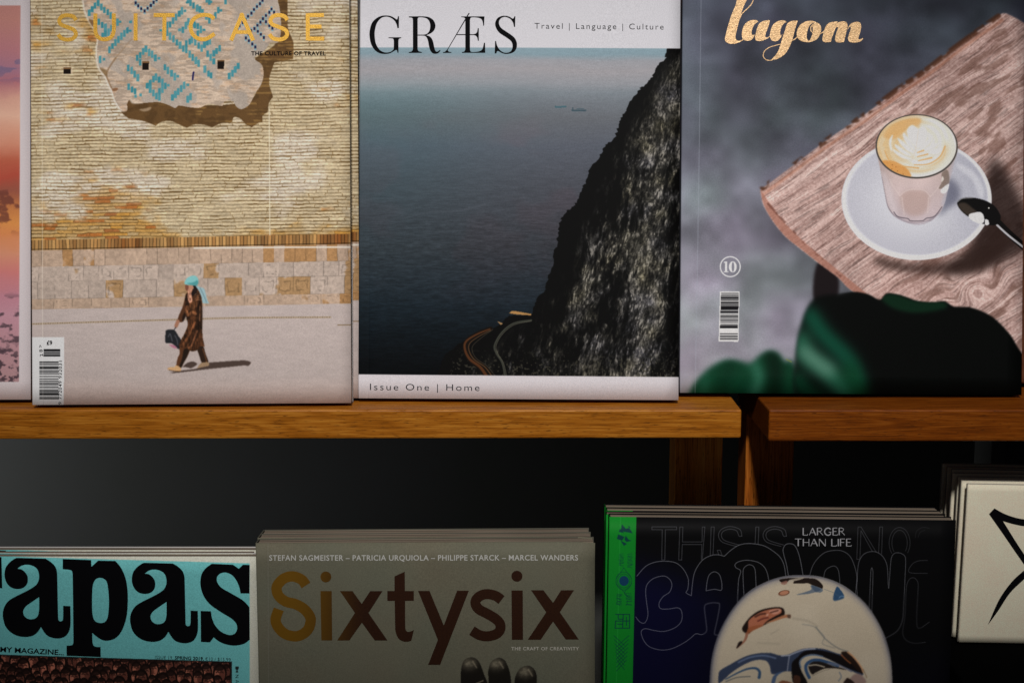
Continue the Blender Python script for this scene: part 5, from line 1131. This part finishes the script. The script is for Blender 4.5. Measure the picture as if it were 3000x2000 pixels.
# grey magazine
P = top_plane((748, 1590), (1742, 1584), .925, L15, ZLOW, .0125); P.bow = .0008; P.lean2 = .0018
A_ = art_grey_hand()
gcard = simple_mat('grey_cover_card', (.12, .115, .09), .5, .1)
root, cov = magazine('magazine', 'grey design magazine with big brown lettering and dark fingertips, front copy', 'magazine', P, A_, print_mat('grey_print', A_, EL, .55, .06, .12), paper_d, gcard, .0125, 'copies of the grey design magazine', corner=.0035, crease=.0072)
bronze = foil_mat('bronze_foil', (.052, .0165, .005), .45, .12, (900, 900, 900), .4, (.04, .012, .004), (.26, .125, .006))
sl = lambda p: spline(T(p, 780, 1640, 4.9), True, 6); sr = lambda p: spline(T(p, 1220, 1640, 4.356), True, 6)
S_l = ribbon(T([(572, 358), (510, 275), (380, 228), (250, 262), (160, 360), (152, 440), (190, 520), (285, 590), (420, 625), (545, 695), (622, 790), (640, 870), (600, 990), (500, 1068), (390, 1086), (260, 1045), (165, 945), (136, 840), (182, 700)], 780, 1640, 4.9), 150 / 4.9, 8)
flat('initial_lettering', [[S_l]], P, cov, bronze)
s_r = ribbon(T([(1086, 500), (1010, 447), (905, 425), (820, 445), (762, 498), (757, 560), (800, 620), (890, 668), (1000, 732), (1065, 800), (1067, 880), (1010, 938), (900, 963), (800, 945), (708, 890)], 1220, 1640, 4.356), 128 / 4.356, 8)
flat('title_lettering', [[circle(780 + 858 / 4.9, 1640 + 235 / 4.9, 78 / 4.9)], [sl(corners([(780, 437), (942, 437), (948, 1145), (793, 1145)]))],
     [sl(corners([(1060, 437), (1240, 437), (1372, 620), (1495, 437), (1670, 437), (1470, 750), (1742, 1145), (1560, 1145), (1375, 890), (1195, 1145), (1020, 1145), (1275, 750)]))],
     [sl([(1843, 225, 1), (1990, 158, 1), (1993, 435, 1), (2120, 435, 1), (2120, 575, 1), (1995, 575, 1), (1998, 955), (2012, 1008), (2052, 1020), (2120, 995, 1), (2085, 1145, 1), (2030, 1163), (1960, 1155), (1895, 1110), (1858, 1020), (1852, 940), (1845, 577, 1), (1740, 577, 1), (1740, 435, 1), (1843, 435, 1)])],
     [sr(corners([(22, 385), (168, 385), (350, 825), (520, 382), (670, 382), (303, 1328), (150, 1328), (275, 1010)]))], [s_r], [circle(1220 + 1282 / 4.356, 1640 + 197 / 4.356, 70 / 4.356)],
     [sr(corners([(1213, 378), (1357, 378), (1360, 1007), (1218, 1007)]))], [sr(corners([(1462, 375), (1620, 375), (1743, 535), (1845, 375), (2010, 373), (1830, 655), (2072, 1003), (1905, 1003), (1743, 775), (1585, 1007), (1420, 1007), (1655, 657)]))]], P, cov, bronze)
text('names_lettering', 'STEFAN SAGMEISTER – PATRICIA URQUIOLA – PHILIPPE STARCK – MARCEL WANDERS', P, cov, ink_blue, (789, 1640.5), (1693, 1638.5), 15.5, .012, 1.08)
text('tagline_lettering', 'THE CRAFT OF CREATIVITY', P, cov, simple_mat('cream_ink', (.58, .56, .48), .6), (1498, 1902), (1696, 1901.5), 9.5, .014, 1.12)
stack(root, P, 3, .0145, ['second grey design magazine in its stack, showing its top page edge', 'rearmost grey design magazine of its stack, top edge only'], ((-.0022, .002), (-.0020, .0002)), 8)

# black magazine with a chrome face
P = top_plane((1785, 1513), (2801, 1523), .915, L15, ZLOW, .0108)
A_ = art_chrome_face()
green = simple_mat('green_card', (.003, .055, .008), .6, .05)
root, cov = magazine('magazine', 'black magazine with a shining chrome face and green spine band, front copy', 'magazine', P, A_, print_mat('chrome_face_print', A_, EL, .5, .04, .08), paper_d, black_back, .0108, 'copies of the black chrome face magazine', spine_mat=green, crease=0)
thin = simple_mat('silver_ink', (.42, .42, .44), .5)
def serif(txt, x0, x1, yb, cap):
    """thin roman capitals as hairline strokes with a heavier stem"""
    Gs = {'L': [[(0, 0), (0, 1)], [(0, 0), (.5, 0)], [(.5, 0), (.52, .16)]], 'A': [[(0, 0), (.36, 1)], [(.36, 1), (.74, 0)], [(.14, .36), (.6, .36)]],
          'R': [[(0, 0), (0, 1)], [(0, 1), (.3, 1), (.48, .88), (.48, .68), (.3, .53), (0, .53)], [(.22, .53), (.66, 0)]], 'G': [[(.72, .82), (.5, .99), (.22, .92), (.03, .62), (.05, .3), (.25, .04), (.5, .0), (.72, .14)], [(.72, .14), (.72, .42)], [(.5, .42), (.8, .42)]],
          'E': [[(0, 0), (0, 1)], [(0, 1), (.48, 1)], [(0, .52), (.4, .52)], [(0, 0), (.5, 0)], [(.5, 0), (.52, .14)]], 'F': [[(0, 0), (0, 1)], [(0, 1), (.5, 1)], [(0, .52), (.4, .52)]],
          'T': [[(.36, 0), (.36, 1)], [(0, 1), (.72, 1)]], 'H': [[(0, 0), (0, 1)], [(.62, 0), (.62, 1)], [(0, .52), (.62, .52)]], 'N': [[(0, 0), (0, 1)], [(0, 1), (.68, 0)], [(.68, 0), (.68, 1)]], 'I': [[(0, 0), (0, 1)]]}
    wd = {'L': .52, 'A': .74, 'R': .62, 'G': .8, 'E': .52, 'F': .48, 'T': .72, 'H': .62, 'N': .68, 'I': .04, ' ': .3}
    tot = sum(wd[c] for c in txt) + .2 * (len(txt) - 1); k = (x1 - x0) / tot; x = 0; out = []
    for c in txt:
        for i, p in enumerate(Gs.get(c, [])):
            heavy = (c in 'LREFTHI' and i == 0) or (c == 'A' and i == 1) or (c == 'N' and i == 1) or (c == 'G' and i == 0)
            out.append([ribbon([(x0 + (x + a) * k, yb - b * cap) for a, b in p], 3.2 if heavy else 1.7, 5, len(p) > 2)])
        x += wd[c] + .2
    return out
flat('cover_line_lettering', serif('LARGER', 2353, 2474, 1566.5, 21) + serif('THAN LIFE', 2329, 2494, 1598.5, 21), P, cov, thin)
stack(root, P, 4, .0109, ['black chrome face magazine second in its stack, top page edge showing', 'black chrome face magazine third in its stack, behind two others', 'rearmost copy of the black chrome face magazine in front of the posts'], ((-.0045, .0005), (-.0022, -.0004)), 5)

# black riser and the pale booklets on it
L20 = math.radians(1.5)
T0 = on_y(2836, 1418, .955); bl = on_z(2822, 1890, T0[2] - .108)
zr = on_y(2822, 1890, .955 - .110 * math.sin(L20))[2]
rx0 = on_y(2812, 1890, .90)[0]
rs_ = box_obj('riser', (rx0, .865, ZLOW), (rx0 + .22, 1.07, zr), simple_mat('matt_black', (.003, .003, .003), .8, .0), None, .002, 2)
rs_['label'] = 'plain black riser block under the stack of pale booklets'; rs_['category'] = 'riser'
P = plane_from_top((2836, 1418), (3175, 1424), .955, zr + .0012, L20)
A_ = art_booklet()
bcard = simple_mat('cream_card', (.40, .365, .31), .65, .2, 0, .12, 700)
root, cov = magazine('booklet', 'pale cream booklet with a black angular sign, frontmost of its stack', 'booklet', P, A_, print_mat('cream_print', A_, EL, .65, .05, .12), paper_w, bcard, .0036, 'pale booklets on the riser', spine_mat=bcard, crease=0, round_l=.0016)
k = lambda p: spline(T(p, 2500, 1280, 2.178), True, 6)
flat('sign_lettering', [[k([(865, 490, 1), (900, 453, 1), (960, 486), (1030, 511), (1100, 524), (1330, 540, 1), (1330, 575, 1), (1100, 568), (1020, 554), (955, 535, 1), (1089, 745), (1250, 960), (1450, 1150, 1), (1410, 1160, 1), (1200, 960), (1060, 770), (960, 625)])], [k([(1089, 848, 1), (1010, 922), (930, 1035), (857, 1198, 1), (925, 1105), (1000, 992), (1095, 900, 1)])]], P, cov, ink, .0001)
labs = ['pale booklet second from the front of its stack', 'pale booklet third from the front of its stack', 'greyish booklet in the middle of its stack', 'dim booklet behind the middle of its stack', 'dark edged booklet second from the rear of its stack', 'rearmost pale booklet of its stack, nearly lost in shadow']
r_ = random.Random(4)
for n in range(1, 7):
    q = back_by(P, .0095 * n, r_.uniform(-.0020, .0012), r_.uniform(0, .0012))
    copy_tree(root, Matrix(q.matrix()), labs[n - 1])
